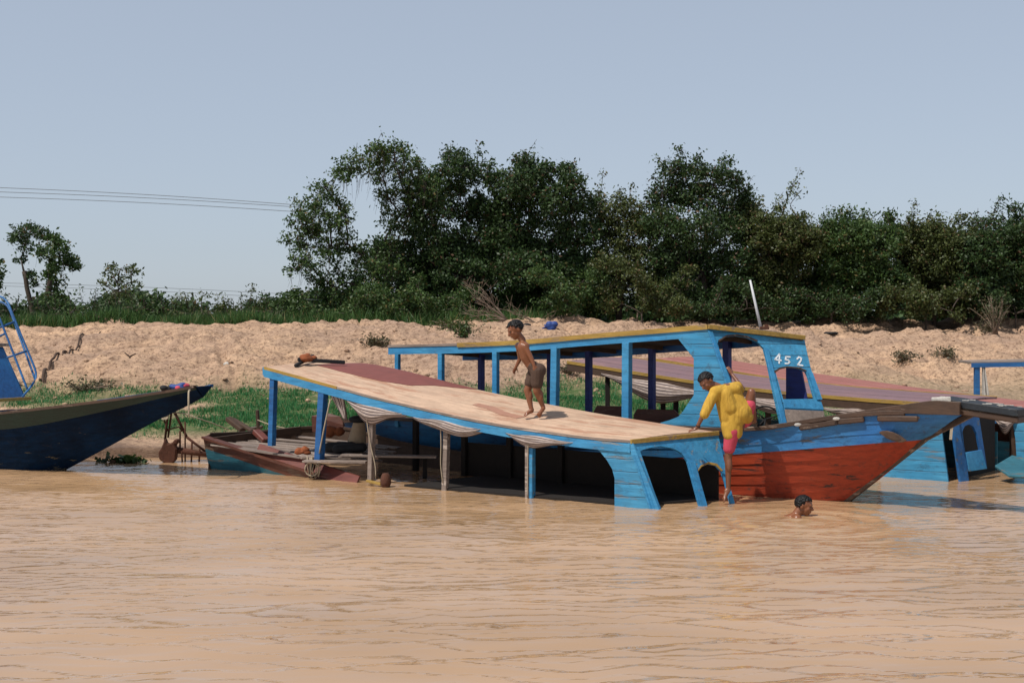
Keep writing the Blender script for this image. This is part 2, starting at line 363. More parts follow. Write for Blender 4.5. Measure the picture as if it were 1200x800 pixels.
def ground_mat():
    t = NT('sandy_river_bank'); co = t.coord('Object'); a = t.n('Attribute', attribute_name='grass'); w = t.n('Attribute', attribute_name='wet')
    fine = t.noise(co, 9, 8, .7); mid = t.noise(co, 1.6, 6, .65, .4); big = t.noise(co, .35, 4)
    col = t.mix(t.ramp(mid, .38, .64), (.59, .392, .25, 1), (.40, .262, .175, 1))
    col = t.mix(t.math('MULTIPLY', t.ramp(big, .4, .65), .7), col, (.36, .245, .18, 1))
    col = t.mix(t.math('MULTIPLY', t.ramp(fine, .49, .62), .85), col, (.19, .115, .075, 1))
    col = t.mix(t.math('MULTIPLY', t.ramp(t.noise(co, 24, 4, .6), .57, .67), .7), col, (.08, .05, .035, 1))
    col = t.mix(t.math('MULTIPLY', a.outputs['Fac'], t.ramp(fine, .2, .5)), col, (.07, .115, .035, 1))
    col = t.mix(t.math('MULTIPLY', w.outputs['Fac'], .85), col, (.10, .055, .032, 1))
    t.set(t.b.inputs['Base Color'], col); t.set(t.b.inputs['Roughness'], t.ramp(w.outputs['Fac'], 1.6, -.2))
    t.b.inputs['Specular IOR Level'].default_value = .25
    t.bump(t.math('ADD', t.math('MULTIPLY', t.noise(t.coord('Object', (.5, 1.5, 3)), 1.9, 8, .72, .8), 2.2), fine), .8, .09); return t.m
g = link_mesh('ground', me, ground_mat(), None, Matrix.Identity(4), smooth=True); g['kind'] = 'structure'

# water: real waves near the camera, one sheet
ax = axis(-11, 11, .05, 900, 1.3); ay = axis(7.2, 22.5, .024, 900, 1.3)
X, Y = np.meshgrid(ax, ay)
wx = X+.5*fbm(X, Y, .30, 2, 61)+.10*fbm(X, Y, 1.6, 2, 66); wy = Y+.6*fbm(X, Y, .28, 2, 63)+.12*fbm(X, Y, 1.1, 2, 64)
Z = np.zeros_like(X); rg = np.random.default_rng(3)
def saw(p, w): p = p-np.floor(p); u = np.clip(p/w, 0, 1); u = u*u*(3-2*u); d = (p-w)/(1-w); return np.where(p < w, u, 1-d)
for k, (lam, h, w_) in enumerate([(.86, .0175, .12), (.58, .0160, .13), (.40, .0120, .16), (.27, .0080, .22), (.20, .0050, .28), (.15, .0032, .36)]):
    wob = .34*fbm(X, Y, .45+.2*k, 3, 81+k)+.10*fbm(X, Y, 1.9+.3*k, 2, 181+k); am = np.clip(fbm(X*.55, Y*1.3, .55/lam*.55, 3, 131+k)*2.4+.62, 0, 1.2)
    if k > 2: am = am*np.interp(Y, [9, 14], [.3, 1.1])
    Z += 1.35*h*am*saw(-(Y*(1+.02*k)+X*rg.uniform(-.16, .20)+wob*1.15)/lam, w_)
for k in range(30):
    lam = .12*(1.06**k)*rg.uniform(.9, 1.1); th = rg.normal(0, .4)+.06; ph = rg.uniform(0, 6.28); q = 2*math.pi/lam
    Z += lam**.85*.0005*np.sin(q*(wx*math.sin(th)+wy*math.cos(th))+ph)
amp = .9+.5*fbm(X, Y, .16, 3, 71)
fade = np.clip(1-(np.abs(X)-11)/6, 0, 1)*np.clip((Y+2)/8, 0, 1)*np.clip(1-(Y-23)/6, 0, 1)
calm = np.interp(Y, [8, 13, 18, 22], [1.0, .9, .75, .45])
# the swimmer's rings
rr = np.hypot(X-3.25, (Y-14.6)); Z = Z*amp*calm+.016*np.sin(rr*15-1)*np.exp(-((rr-.6)/.8)**2)
Zf = Z*fade; V = np.stack([X.ravel(), Y.ravel(), (Zf*.3).ravel()], 1); nx = len(ax); ny = len(ay)
ii = (np.arange(ny-1)[:, None]*nx+np.arange(nx-1)[None, :]).ravel(); F = np.stack([ii, ii+1, ii+nx+1, ii+nx], 1)
me = np_mesh('water', V, F)
a = me.attributes.new('ripple', 'FLOAT', 'POINT'); a.data.foreach_set('value', Zf.ravel().astype(np.float32))
def water_mat():
    t = NT('muddy_river_water'); co = t.coord('Object', (1, 1.9, 1)); n1 = t.noise(co, 6.5, 4, .55, .6); n2 = t.noise(t.coord('Object', (.5, 1, 1)), .6, 3)
    col = t.mix(t.ramp(n2, .35, .65), (.325, .20, .105, 1), (.395, .25, .142, 1))
    # light scattered back by the silt, plus the mirror of the surface weighted by Fresnel
    ra = t.n('Attribute', attribute_name='ripple'); b0 = t.n('Bump'); t.l(ra.outputs['Fac'], b0.inputs['Height']); b0.inputs['Strength'].default_value = 1; b0.inputs['Distance'].default_value = .8
    bp = t.n('Bump'); t.l(b0.outputs[0], bp.inputs['Normal']); t.l(n1, bp.inputs['Height']); bp.inputs['Strength'].default_value = .07; bp.inputs['Distance'].default_value = .03
    upv = t.n('CombineXYZ'); upv.inputs[2].default_value = 1; df = t.n('BsdfDiffuse'); t.l(upv.outputs[0], df.inputs['Normal'])   # silt scatters light from below the ripples
    gl = t.n('BsdfGlossy'); gl.inputs['Roughness'].default_value = .035; t.l(bp.outputs[0], gl.inputs['Normal'])
    fr = t.n('Fresnel'); fr.inputs[0].default_value = 1.85; t.l(bp.outputs[0], fr.inputs['Normal']); t.set(gl.inputs['Color'], t.math('MULTIPLY', fr.outputs[0], .95))
    t.set(df.inputs[0], t.mix(t.math('MULTIPLY', fr.outputs[0], .95), col, (0, 0, 0, 1)))
    ad = t.n('AddShader'); t.l(df.outputs[0], ad.inputs[0]); t.l(gl.outputs[0], ad.inputs[1])
    out = [q for q in t.t.nodes if q.type == 'OUTPUT_MATERIAL'][0]; t.l(ad.outputs[0], out.inputs[0]); return t.m
w = link_mesh('water', me, water_mat(), None, Matrix.Identity(4), smooth=True); w['kind'] = 'structure'

# ------------------------------------------------------------------ leaves, trees, grass
def leaves_np(C, size, asp=.5, up=.0, rng=RNG):      # a pointed four-sided leaf at each centre
    n = len(C); a = rng.normal(size=(n, 3)); a[:, 2] = a[:, 2]*.8-.15; a /= np.linalg.norm(a, axis=1)[:, None]
    b = rng.normal(size=(n, 3)); b = np.cross(a, b); b /= np.linalg.norm(b, axis=1)[:, None]
    s = size*rng.uniform(.6, 1.25, n)[:, None]; V = np.empty((n, 4, 3))
    V[:, 0] = C-a*s*.5; V[:, 1] = C+b*s*asp*.5-a*s*.05; V[:, 2] = C+a*s*.5; V[:, 3] = C-b*s*asp*.5-a*s*.05
    return V.reshape(-1, 3), np.arange(4*n).reshape(n, 4)
def blob_leaves(c, r, k, per, clump, rng=RNG, flat=.8):
    n = max(4, int(k*(r/.5)**2)); d = rng.normal(size=(n, 3)); d /= np.linalg.norm(d, axis=1)[:, None]
    rad = r*rng.uniform(.25, 1, n)**.5; S = np.array(c)+d*rad[:, None]*np.array([1, 1, .85]); out = []
    for s in S:
        cr = clump*rng.uniform(.55, 1.25); m = int(per*rng.uniform(.6, 1.3)); out.append(s+rng.normal(size=(m, 3))*cr*np.array([.5, .5, .5*flat]))
    return S, np.concatenate(out)
def limb(mb, p, q, r0, r1, wob=.12, n=7):
    p = Vector(p); q = Vector(q); L = (q-p).length; P = []; off = Vector((0, 0, 0))
    for i in range(n):
        t = i/(n-1); off = off+Vector((random.uniform(-1, 1), random.uniform(-1, 1), random.uniform(-.6, .6)))*wob*L/n if 0 < i else off
        P.append(p.lerp(q, t)+off*math.sin(math.pi*min(t*1.0, 1))+Vector((0, 0, .08*L*math.sin(math.pi*t))))
    mb.tube(P, [r0+(r1-r0)*i/(n-1) for i in range(n)], 6 if r0 > .03 else 4); return P
def tree(name, label, cat, group, Y0, base, blobs, mat, leaf=.13, k=22, per=42, clump=.30, r=.1, fork=None, shoots=(), hang=0, asp=.5, twigs=.5):
    bx = (base-600)/FPX*Y0; b = Vector((bx, Y0, gz(bx, Y0)-.05)); root = thing(name, label, cat, b, 0, group)
    tr = MB(); Ls = []; fk = W(fork[0], fork[1], Y0) if fork else b+Vector((0, 0, .5))
    if (fk-b).length > .2: limb(tr, b, fk, r*1.25, r, .1)
    if r >= .07 and len(blobs) > 14 and base > 450: blobs = list(blobs)+[(base-45+13*q+random.uniform(-6, 6), random.uniform(290, 362), 24, 2.6) for q in range(8)]
    nodes = [fk]; cs = [(W(q[0], q[1], Y0+(q[3] if len(q) > 3 else random.uniform(-.9, .9))), q[2]) for q in blobs]
    cs.sort(key=lambda q: (q[0]-fk).length)
    for c, rp in cs:
        rad = rp/FPX*Y0; c.z = max(c.z, b.z+.1)
        src = min(nodes, key=lambda q: (q-c).length+.35*(q-fk).length)
        P = limb(tr, src, c, max(.02, r*.55/(1+.35*(src-fk).length)), .016, .22); nodes += [P[3], P[5], P[6]]
        S, L = blob_leaves(c, rad, k, per, clump); Ls.append(L)
        for s in S[:int(len(S)*twigs)]:
            j = random.randint(3, 6); tr.tube([P[j], (P[j]+Vector(s))/2+Vector((0, 0, random.uniform(-.05, .1))), Vector(s)], [.012, .009, .004], 3, cap=False)
        for _ in range(int(hang*len(S))):
            s = Vector(S[random.randrange(len(S))]); q = s+Vector((random.uniform(-.15, .15), random.uniform(-.1, .1), -random.uniform(.3, 1.1))); tr.tube([s, (s+q)/2+Vector((.05, 0, 0)), q], [.006, .005, .003], 3, cap=False)
    if r >= .07 and len(blobs) > 14:                  # thin twigs sticking out of the top of the crown
        shoots = list(shoots)
        for _ in range(9):
            q = random.choice(blobs[:14]); shoots.append((q[0], q[1], q[0]+random.uniform(-16, 16), q[1]-q[2]-random.uniform(2, 13), random.randint(2, 4)))
    for (x0, y0, x1, y1, m) in shoots:               # long leafy shoots standing out of the crown
        p, q = W(x0, y0, Y0), W(x1, y1, Y0); src = min(nodes, key=lambda v: (v-p).length); P = smooth_line([src, p, p.lerp(q, .5)+Vector((random.uniform(-.1, .1), 0, .05)), q], 12, 1)
        tr.tube(P, [.02-.014*i/11 for i in range(12)], 4)
        for i in range(m):
            t = random.uniform(.25, 1); c = p.lerp(q, t)
            Ls.append(np.array(c)+RNG.normal(size=(9, 3))*np.array([.10, .10, .09]))
    L = np.concatenate(Ls); L[:, 2] = np.maximum(L[:, 2], b.z+.03); V, F = leaves_np(L, leaf, asp)
    tr.build('trunk', M['bark'], root, smooth=True, fix=False)
    link_mesh('crown', np_mesh('crown', V, F, FR[root.name]), M[mat], root, FR[root.name]); return root
def fill(x0, x1, top, bot, r, n):                     # scatter crown clumps under a skyline
    out = []
    for i in range(n):
        e = i < n*.4; px = x0+(x1-x0)*(i+.5)/(n*.4) if e else random.uniform(x0+r*.6, x1-r*.6); t = top(px) if callable(top) else top; rr = r*random.uniform(.7, 1.15)
        py = t+rr*random.uniform(.6, 1.0) if e else random.uniform(min(t+rr*.9, bot), bot); out.append((px, py, rr, random.uniform(-1.2, 1.6)))
    return out
def sky_line(*pts):
    xs = [p[0] for p in pts]; ys = [p[1] for p in pts]; return lambda x: float(np.interp(x, xs, ys))
GT = 'trees of the thicket on top of the bank'
# open-crowned tree at the left end of the thicket
tree('tree', 'tall airy tree at the left end of the thicket, sky showing through its arching branches', 'tree', GT, 43, 472,
     [(437,182,19),(462,183,20),(480,196,16),(412,196,17),(398,204,12),(447,205,16),(470,214,16),(379,219,8),(495,205,15),(455,232,16),
      (372,240,16),(389,232,12),(352,262,17),(347,283,15),(366,268,18),(388,262,17),(405,250,13),(357,305,15),(384,292,18),(407,286,17),
      (345,318,9),(372,322,16),(352,350,12),(398,330,20),(425,300,16),(430,340,25),(352,240,9),(500,218,16),(478,245,14),(486,232,14),(455,320,24),(385,352,18),(450,285,18),(462,262,18)], 'leafA',
     .125, 17, 36, .26, .13, (452, 345), [(345,245,336,262,3)], 1.2, .55, .7)
tree('tree', 'dark dense tree just right of the airy one, with two thin shoots at its top', 'tree', GT, 44, 540,
     [(531,186,14),(545,196,17),(565,206,18),(520,205,16),(500,225,20),(585,215,15),(505,250,25),(540,235,28),(575,250,28),(515,285,28),(555,285,32),(590,285,28),(500,320,28),(540,325,32),(585,330,32),(480,350,22),(520,355,25),(565,358,25),
      (490,270,18),(480,300,20),(475,325,18)], 'leafB', .135, 26, 44, .30, .12, (540, 330), [(525,185,528,168,4),(560,195,563,166,5),(570,205,575,185,3)])
tree('tree', 'dark rounded tree in the middle of the thicket with a leafy peaked top', 'tree', GT, 43.5, 640,
     [(614,190,14),(622,203,18),(606,215,18),(640,205,16),(662,205,13),(672,216,14),(595,240,22),(625,235,26),(655,238,24),(685,240,16),(600,275,28),(640,275,32),(678,275,26),(610,315,30),(650,320,32),(690,315,26),(625,350,24),(665,352,24),(700,350,18)], 'leafB',
     .14, 26, 44, .30, .12, (640, 330), [(618,190,615,176,4),(668,205,672,190,4)])
tree('tree', 'lower olive tree in the dip of the skyline between two taller dark ones', 'tree', GT, 44, 725,
     [(700,238,13),(718,250,16),(740,245,16),(728,235,10),(705,270,22),(740,275,26),(770,260,20),(715,305,28),(755,310,28),(730,340,26),(765,345,24),(700,335,20)], 'leafC',
     .12, 28, 46, .28, .1, (728, 335), [(700,235,706,202,7),(722,240,728,222,3),(738,232,742,215,3)])
tree('tree', 'tall feathery tree right of the skyline dip, thin shoots arching from its top', 'tree', GT, 43, 825,
     [(785,205,13),(800,195,13),(820,200,15),(845,205,13),(860,210,12),(868,228,14),(775,232,20),(800,225,22),(830,230,24),(858,245,22),(780,265,26),(815,268,30),(850,275,28),(790,305,30),(830,310,32),(862,310,26),(800,345,26),(845,348,26)], 'leafB',
     .125, 26, 44, .28, .11, (825, 320), [(785,200,768,184,5),(805,190,796,172,6),(812,190,822,178,5),(850,200,858,184,8),(775,215,763,208,4),(865,225,870,205,4)])
GH = 'bushes along the right of the thicket'
tree('bush', 'broad bush with one long leafy branch leaning up right against the sky', 'bush', GH, 43, 915,
     fill(868, 962, sky_line((868,238),(900,262),(930,256),(962,270)), 355, 24, 26)+[(905,258,12),(880,245,12),(935,255,11),(915,245,8)], 'leafC', .115, 28, 44, .26, .07, (915, 350),
     [(915,255,938,196,16),(905,250,918,225,6),(925,240,940,222,4),(890,240,893,228,3)])
tree('bush', 'bright green bush right of the long leaning branch', 'bush', GH, 42.5, 1005,
     fill(955, 1055, sky_line((955,272),(990,258),(1010,266),(1055,262)), 355, 24, 27)+[(990,250,10),(972,262,10),(1008,262,12),(1040,258,10)], 'leafA', .12, 28, 44, .26, .07, (1005, 350),
     [(985,255,990,238,4),(962,262,972,244,4),(1005,258,1012,246,3)])
tree('bush', 'grey green bush with a single thin shoot near the right edge of the thicket', 'bush', GH, 43, 1095,
     fill(1048, 1140, sky_line((1048,268),(1075,262),(1100,268),(1140,272)), 355, 24, 26)+[(1070,256,9),(1100,260,10),(1128,262,10)], 'leafC', .115, 28, 44, .26, .07, (1095, 350),
     [(1070,258,1072,236,5),(1100,260,1096,248,3),(1045,262,1040,250,3)])
tree('bush', 'dark bush at the right edge of the picture with a drooping leafy tip', 'bush', GH, 42.5, 1180,
     fill(1130, 1265, sky_line((1130,274),(1160,264),(1190,256),(1265,256)), 355, 26, 34)+[(1165,256,9),(1190,250,12),(1145,262,10)], 'leafB', .12, 28, 44, .26, .07, (1180, 350),
     [(1160,258,1170,234,5),(1170,236,1176,232,4),(1190,250,1196,246,4),(1140,262,1146,244,3)])
GU = 'low undergrowth bushes at the foot of the thicket'
for (px, x0, x1, tp, mat, lab) in [(390,335,450,352,'leafA','low leafy undergrowth at the foot of the airy left tree'),
    (500,445,550,348,'leafA','low undergrowth left of the dead branches'),
    (660,620,705,338,'leafA','glossy green low bush right of the dead branches'),
    (752,700,805,318,'leafC','pale olive low bush under the skyline dip'),
    (862,805,920,340,'leafB','shaded low bush behind the leaning white roof pole'),
    (975,915,1030,345,'leafB','dark low bush under the bright green one'),
    (1085,1030,1130,345,'leafC','shaded low bush left of the dry shrub on the bank'),
    (1190,1125,1270,345,'leafB','shaded low bush behind the dry shrub')]:
    xs_ = np.linspace(x0, x1, 6); tl = sky_line(*[(q, tp+random.uniform(-26, 14)) for q in xs_])
    tree('low_bush', lab, 'bush', GU, 40.8+random.uniform(0, .8), px, fill(x0, x1, tl, 368, 12, 28), mat, .10, 30, 34, .2, .03, (px, 368), (), 0, .55, .2)
# left side of the plateau
tree('tree', 'slender forked tree at the left edge with a clumpy crown leaning left', 'tree', None, 46, 42,
     [(22,272,12),(36,268,11),(48,275,9),(15,280,7),(30,288,9),(24,304,6),(40,330,4),(38,322,4)], 'leafB', .14, 24, 28, .22, .075, (28, 318), (), .2, .5, .5)
tree('tree', 'leaning tree with a dense dark crown, right neighbour of the slender forked one', 'tree', None, 45, 50,
     [(62,282,10),(70,290,12),(55,296,11),(80,305,9),(70,310,11),(88,314,6),(58,318,10),(66,330,8),(60,345,9),(68,348,8),(52,352,8)], 'leafA', .14, 28, 34, .22, .085, (60, 322), (), .2, .5, .5)
tree('tree', 'small round tree standing alone above the bushes on the left plateau', 'tree', None, 46, 140,
     [(128,318,10),(142,314,9),(155,316,10),(122,332,9),(138,330,11),(158,330,8),(130,345,8),(150,344,9),(140,352,9)], 'leafC', .13, 16, 22, .22, .06, (140, 352), (), .1, .5, .8)
tree('tree', 'cut off green tree crown at the left frame edge above the boat ladder', 'tree', None, 44, -28,
     [(-6,312,10),(-14,330,14),(-4,322,8),(-30,310,16),(-22,345,12)], 'leafA', .14, 26, 34, .22, .08, (-20, 345))
GL = 'scrub along the left top of the bank'
for (px, x0, x1, tp, n, mat, lab, sh) in [
    (12,-40,50,350,9,'leafB','dark scrub behind the blue ladder',()),
    (80,55,98,350,8,'leafA','rounded scrub under the leaning tree',()),
    (128,104,152,352,8,'leafB','dark bush at the foot of the small round tree',()),
    (178,150,206,352,9,'leafA','green bush with upright leafy shoots right of the round tree',[(170,355,166,342,3),(182,355,184,345,4),(195,358,196,348,3)]),
    (228,200,256,358,8,'leafC','brownish scrub with thin spikes in the middle of the left plateau',[(220,360,216,342,4),(236,360,240,342,4),(228,358,226,344,3)]),
    (282,252,310,356,9,'leafC','spiky brown green scrub before the thicket',[(268,360,262,348,3),(292,360,296,336,5),(284,358,284,345,3)]),
    (330,302,352,358,8,'leafA','green scrub just left of the thicket',[(318,362,312,350,3),(325,362,328,352,3)])]:
    sh = list(sh)+[(xx, 364, xx+random.uniform(-6, 6), random.uniform(tp-14, tp+2), random.randint(3, 6)) for xx in np.linspace(x0+4, x1-4, 7)]
    tree('scrub', lab, 'shrub', GL, 42, px, fill(x0, x1, tp+4, 374, 8, n), mat, .11, 24, 24, .2, .025, (px, 370), sh, 0, .4, .3)
# far wood, one mass near the horizon
L = []
for i in range(90):
    x = -190+i*4.2+random.uniform(-1, 1); h = 2.5+3.5*abs(math.sin(i*.37))*random.uniform(.5, 1)
    S, q = blob_leaves((x, 210+random.uniform(-8, 8), 2+h*.5), h*.75, 1.1, 40, 2.2); L.append(q)
L = np.concatenate(L); V, F = leaves_np(L, 1.1, .7)
o = link_mesh('far_wood', np_mesh('far_wood', V, F), M['leafB'], None, Matrix.Identity(4)); props(o, 'hazy far wood low on the horizon behind the left plateau', 'wood', None, 'stuff')
# grass
def blades(n, fx, fy, hgt, wid, mask, seed):
    rg = np.random.default_rng(seed); x = rg.uniform(*fx, n); y = rg.uniform(*fy, n); h, d = ground_h(x, y)
    keep = rg.uniform(0, 1, n) < mask(x, y, d); x = x[keep]; y = y[keep]; h = h[keep]; m = len(x)
    B = np.stack([x, y, h-.01], 1); a = rg.uniform(0, math.pi, m); wv = np.stack([np.cos(a), np.sin(a), 0*a], 1)*wid/2*rg.uniform(.6, 1.4, m)[:, None]
    t = rg.normal(size=(m, 3))*.35; t[:, 2] = 1; tip = B+t*hgt*rg.uniform(.4, 1.3, m)[:, None]
    V = np.stack([B-wv, B+wv, tip], 1).reshape(-1, 3); return V, np.arange(3*m).reshape(m, 3)
def mk(x, y, d): return gmask(x, y, d)*(d < 7)*np.clip((fbm(x, y, 2.0, 2, 91)+.55), 0, 1)
V, F = blades(260000, (-12, 9), (22.2, 30), .085, .018, mk, 4)
o = link_mesh('grass', np_mesh('grass', V, F), M['grass'], None, Matrix.Identity(4)); props(o, 'short bright green grass in patches on the lower bank', 'grass', None, 'stuff')
V, F = blades(60000, (-22, 2), (39.6, 42.5), .42, .035, lambda x, y, d: (d > 18.0)*np.clip(.35-x*.06, .15, .9), 5)
o = link_mesh('tall_grass', np_mesh('tall_grass', V, F), M['grassd'], None, Matrix.Identity(4)); props(o, 'tall grass fringe along the left top of the bank', 'grass', None, 'stuff')
# ------------------------------------------------------------------ boat building
def Z(w, z): w = Vector(w); w.z = z; return w
def strakes(rows, per, lap=.012, out=Vector((0, -1, 0)), mb=None, m=0):
    """planked skin between successive long curves; per = number of strakes in each band; each plank laps over the next"""
    mb = mb or MB()
    for bi, (a, b) in enumerate(zip(rows, rows[1:])):
        k = per[bi]
        for j in range(k):
            t0, t1 = j/k, (j+1)/k+.02
            up = [p.lerp(q, t0) for p, q in zip(a, b)]; lo = [p.lerp(q, t1)+out*lap for p, q in zip(a, b)]
            mb.grid([up, lo], bi if m is None else m)
    return mb
def curtain(parent, P0, P1, sag, drop, n=26, lab=None, left=0.0):   # rolled striped cloth hanging in a swag between two points
    P0 = Vector(P0); P1 = Vector(P1); me_v = []; f = []; uv = []; rows = 9; d = (P1-P0).normalized(); nn = Vector((d.y, -d.x, 0)).normalized()
    for i in range(n+1):
        t = i/n; s = math.sin(math.pi*t)**.8; top = P0.lerp(P1, t)
        for j in range(rows+1):
            q = j/rows; z = -(.95*sag*s*q**1.0*(.85+.25*math.sin(t*7.3+P0.x*3))+.025*q); belly = nn*(.10*math.sin(math.pi*q)*s+.018*math.sin(q*19+t*5))
            me_v.append(top+Vector((0, 0, z-.012*math.sin(t*9+q*4)))+belly); uv.append((t, q*1.0+.05*math.sin(t*3)))
    for i in range(n):
        for j in range(rows): a = i*(rows+1)+j; f.append((a, a+1, a+rows+2, a+rows+1))
    mb = MB().add(me_v, f); o = mb.build('curtain', M['stripe'], parent, smooth=True, solid=.008, fix=False)
    l = o.data.uv_layers.new(name='UVMap')
    for lp in o.data.loops: l.data[lp.index].uv = uv[lp.vertex_index]
    if lab: o['label'] = lab
    return o

# ================================================================== BOAT A: the sunken long boat
A = Line(1.45, 15.75, 34)
Af0, Af1 = W(410, 424, 20.83), W(842, 506, 16.4)                    # far roof edge
farN = Vector((-(Af1.y-Af0.y), Af1.x-Af0.x, 0)).normalized()
nearP = [A.pix(*p) for p in [(310,430),(345,439.5),(376,448),(400,454.5),(440,465.5),(486,476),(540,488.5),(590,498),(624,503),(680,511),(720,514.5),(739,516)]]
farP = [on_plane(Af0, farN, *p) for p in [(410,424.5),(438,427),(480,436),(520,446.5),(560,456.5),(610,467),(658,476.5),(710,486),(766,494.5),(805,501),(842,506)]]
nr = smooth_line(nearP, 48, 2); fr_ = smooth_line(farP, 48, 2)
A_loc = A.at(-3, .9, 0); A_loc.z = 0
boatA = thing('sunken_boat', 'half sunken long wooden boat with a pale worn flat roof, its front end under water', 'boat', A_loc, -A.a)
NO = 9
def roofpt(i, q, dz=0): p = nr[i].lerp(fr_[i], q); return p+Vector((0, 0, dz+.035*math.sin(math.pi*q)))
rows = [[roofpt(i, q/NO) for q in range(NO+1)] for i in range(48)]
roofA = MB().slabgrid(rows, (0, 0, -.03)).build('roof', M['roofA'], boatA)
# maroon sheet on the far side of the roof, tapering to the right
def roof_iq(px, py):
    return min((((600+FPX*p.x/p.y-px)**2+(HZ+FPX*(EYE-p.z)/p.y-py)**2, i, q/40) for i in range(48) for q in range(41) for p in [roofpt(i, q/40)]))[1:]
bq = [roof_iq(*p) for p in [(368,427),(396,434.5),(420,441),(448,447),(480,450.5),(510,452.5),(540,454),(558,457)]]
qn = lambda t: float(np.interp(t*47, [b[0] for b in bq], [b[1] for b in bq]))
i_a, i_b = bq[0][0], bq[-1][0]
rows = [[roofpt(i, qn(i/47)+(0.995-qn(i/47))*k/5, .008) for k in range(6)] for i in range(max(0, i_a), i_b+1)]
MB().slabgrid(rows, (0, 0, -.006)).build('roof_sheet', M['maroonsheet'], roofA, label='maroon sheeting on the far side of the roof')
def roof_at(px, py):                                  # where a picture position lands on the roof
    best = None
    for i in range(48):
        for q in range(41):
            p = roofpt(i, q/40); d = (600+FPX*p.x/p.y-px)**2+(HZ+FPX*(EYE-p.z)/p.y-py)**2
            if best is None or d < best[0]: best = (d, p)
    return best[1]
# a darker brown patch on the roof boards
for pts in ([(555,474),(562,473.5),(570,475),(580,476.5),(592,480.5),(606,485),(614,488.5),(605,489),(597,487),(588,486),(580,482.5),(570,480),(561,478.5)],):
    P = [roof_at(*p)+Vector((0, 0, .006)) for p in pts]; MB().panel([P], (0, 0, -.003)).build('brown_patch', M['brown_patch'], roofA)
# edge trim and fascia on the near edge
def edge(i0, i1, line, z0, z1, off, th, name, mat, parent, par=boatA):
    n = A.v*(-off); rows = [[line[i]+n+Vector((0, 0, z0)), line[i]+n+Vector((0, 0, z1))] for i in range(i0, i1+1)]
    return MB().slabgrid(rows, -A.v*th).build(name, mat, par)
edge(0, 11, nr, .008, -.034, 0, .018, 'edge_trim', M['yellow'], boatA)
edge(11, 47, nr, .003, -.028, 0, .012, 'edge_trim', M['grey'], boatA)
edge(0, 47, nr, -.036, -.145, -.01, .03, 'fascia', M['bluep'], boatA)
# front edge of the roof
MB().beam(nearP[-1]+Vector((0.0, -.02, -.012)), Af1+Vector((0, -.02, -.012)), .03, .055).build('edge_trim', M['yellow'], boatA, bevel=.004)
MB().beam(nr[0]+Vector((-.015, 0, -.06)), fr_[0]+Vector((-.015, 0, -.06)), .04, .12).build('fascia', M['bluep'], boatA)
mb = MB()
rows = [[fr_[i]+Vector((0, 0, -.035)), fr_[i]+Vector((0, 0, -.14))] for i in range(48)]
mb.slabgrid(rows, A.v*.03).build('fascia', M['darkwood'], boatA)
# roof beams
for i in range(3, 46, 5):
    MB().beam(nr[i]+A.v*.04+Vector((0, 0, -.06)), fr_[i]-A.v*.04+Vector((0, 0, -.06)), .05, .05).build('roof_beam', M['darkwood'], boatA)
# near side wall panel with the scalloped opening
side = [(681,518),(692,520),(703,529),(711,539),(717,549),(720,560),(720,600),(769,604),(739.5,521)]
P = [A.pix(*p) for p in side]; MB().panel([P], A.v*.035).build('side_panel', M['blue'], boatA, bevel=.003)
P = [A.pix(*p)-A.v*.012 for p in [(736,519),(742,519),(775,602),(767,604)]]; MB().panel([P], A.v*.06).build('corner_post', M['bluep'], boatA, bevel=.004)
# front wall, raked: a comb with a wide arched opening and a small arched doorway
F0, F1, F2 = nearP[-1], Af1, W(768, 597, 15.57); Fn = (F1-F0).cross(F2-F0).normalized()
if Fn.y > 0: Fn = -Fn
fp = lambda px, py: on_plane(F0, Fn, px, py)
out = [(739,519),(842,509),(862,598),(858,598),(856.5,590),(850,565),(845.6,552),(839,545),(830,543),(822,546),(818,551),(827.5,590),(829,598),(821,598),(819,590),(811,560),(805.6,540),(799,531),(792,526.5),(786,524.5),(774,522.5),(762,524.5),(753,527),(747,531),(767,594),(769,602),(764,602)]
MB().panel([[fp(*p) for p in out]], -Fn*.035).build('front_wall', M['bluep'], boatA, bevel=.003)
for a in ([(744,528),(749,529),(774,600),(767,601)], [(807,541),(813,541),(829,598),(822,598)], [(846,556),(850,556),(862,598),(857,598)]):
    MB().panel([[fp(*p)+Fn*.028 for p in a]], -Fn*.03).build('wall_post', M['bluep'], boatA, bevel=.004)
P = [fp(*p)+Fn*.006 for p in [(816,553),(821,545),(830,541),(840,543),(847,551),(845,552),(839,545.5),(830,543.5),(822,546.5),(818,552)]]
MB().panel([P], -Fn*.012).build('arch_trim', M['yellow'], boatA)
# posts
def post(par, a, b, w, mat, name='post', lab=None):
    return MB().beam(a, b, w, w, (math.sin(R(34)), math.cos(R(34)), 0)).build(name, mat, par, bevel=.004, label=lab)
for (px, y0, y1, w, mat, o) in [(320,440,522,.09,'blued',.04),(377,457,541,.11,'blued',.04),(437,473,562,.075,'grey',.05),(524,493,578,.075,'grey',.05),(623,511,588,.075,'bluep',.05),(617.5,514,586,.04,'grey',.0)]:
    a = A.pix(px, y0, o); b = A.pix(px+(1.5 if mat == 'blued' else -2.5), y1, o) if px < 600 else A.pix(px, y1, o)
    if px < 330: a = A.pix(321,441,o); b = A.pix(318.5,522,o)
    if 370 < px < 380: a = A.pix(379,457,o); b = A.pix(374,541,o)
    post(boatA, a, b, w, M[mat])
for (px, y0, y1) in [(490,476,536),(547,490,545),(600,500,560),(660,505,570)]:
    post(boatA, on_plane(Af0, farN, px, y0)-farN*.05, Z(on_plane(Af0, farN, px, y0)-farN*.05, -.1), .08, M['dark'])
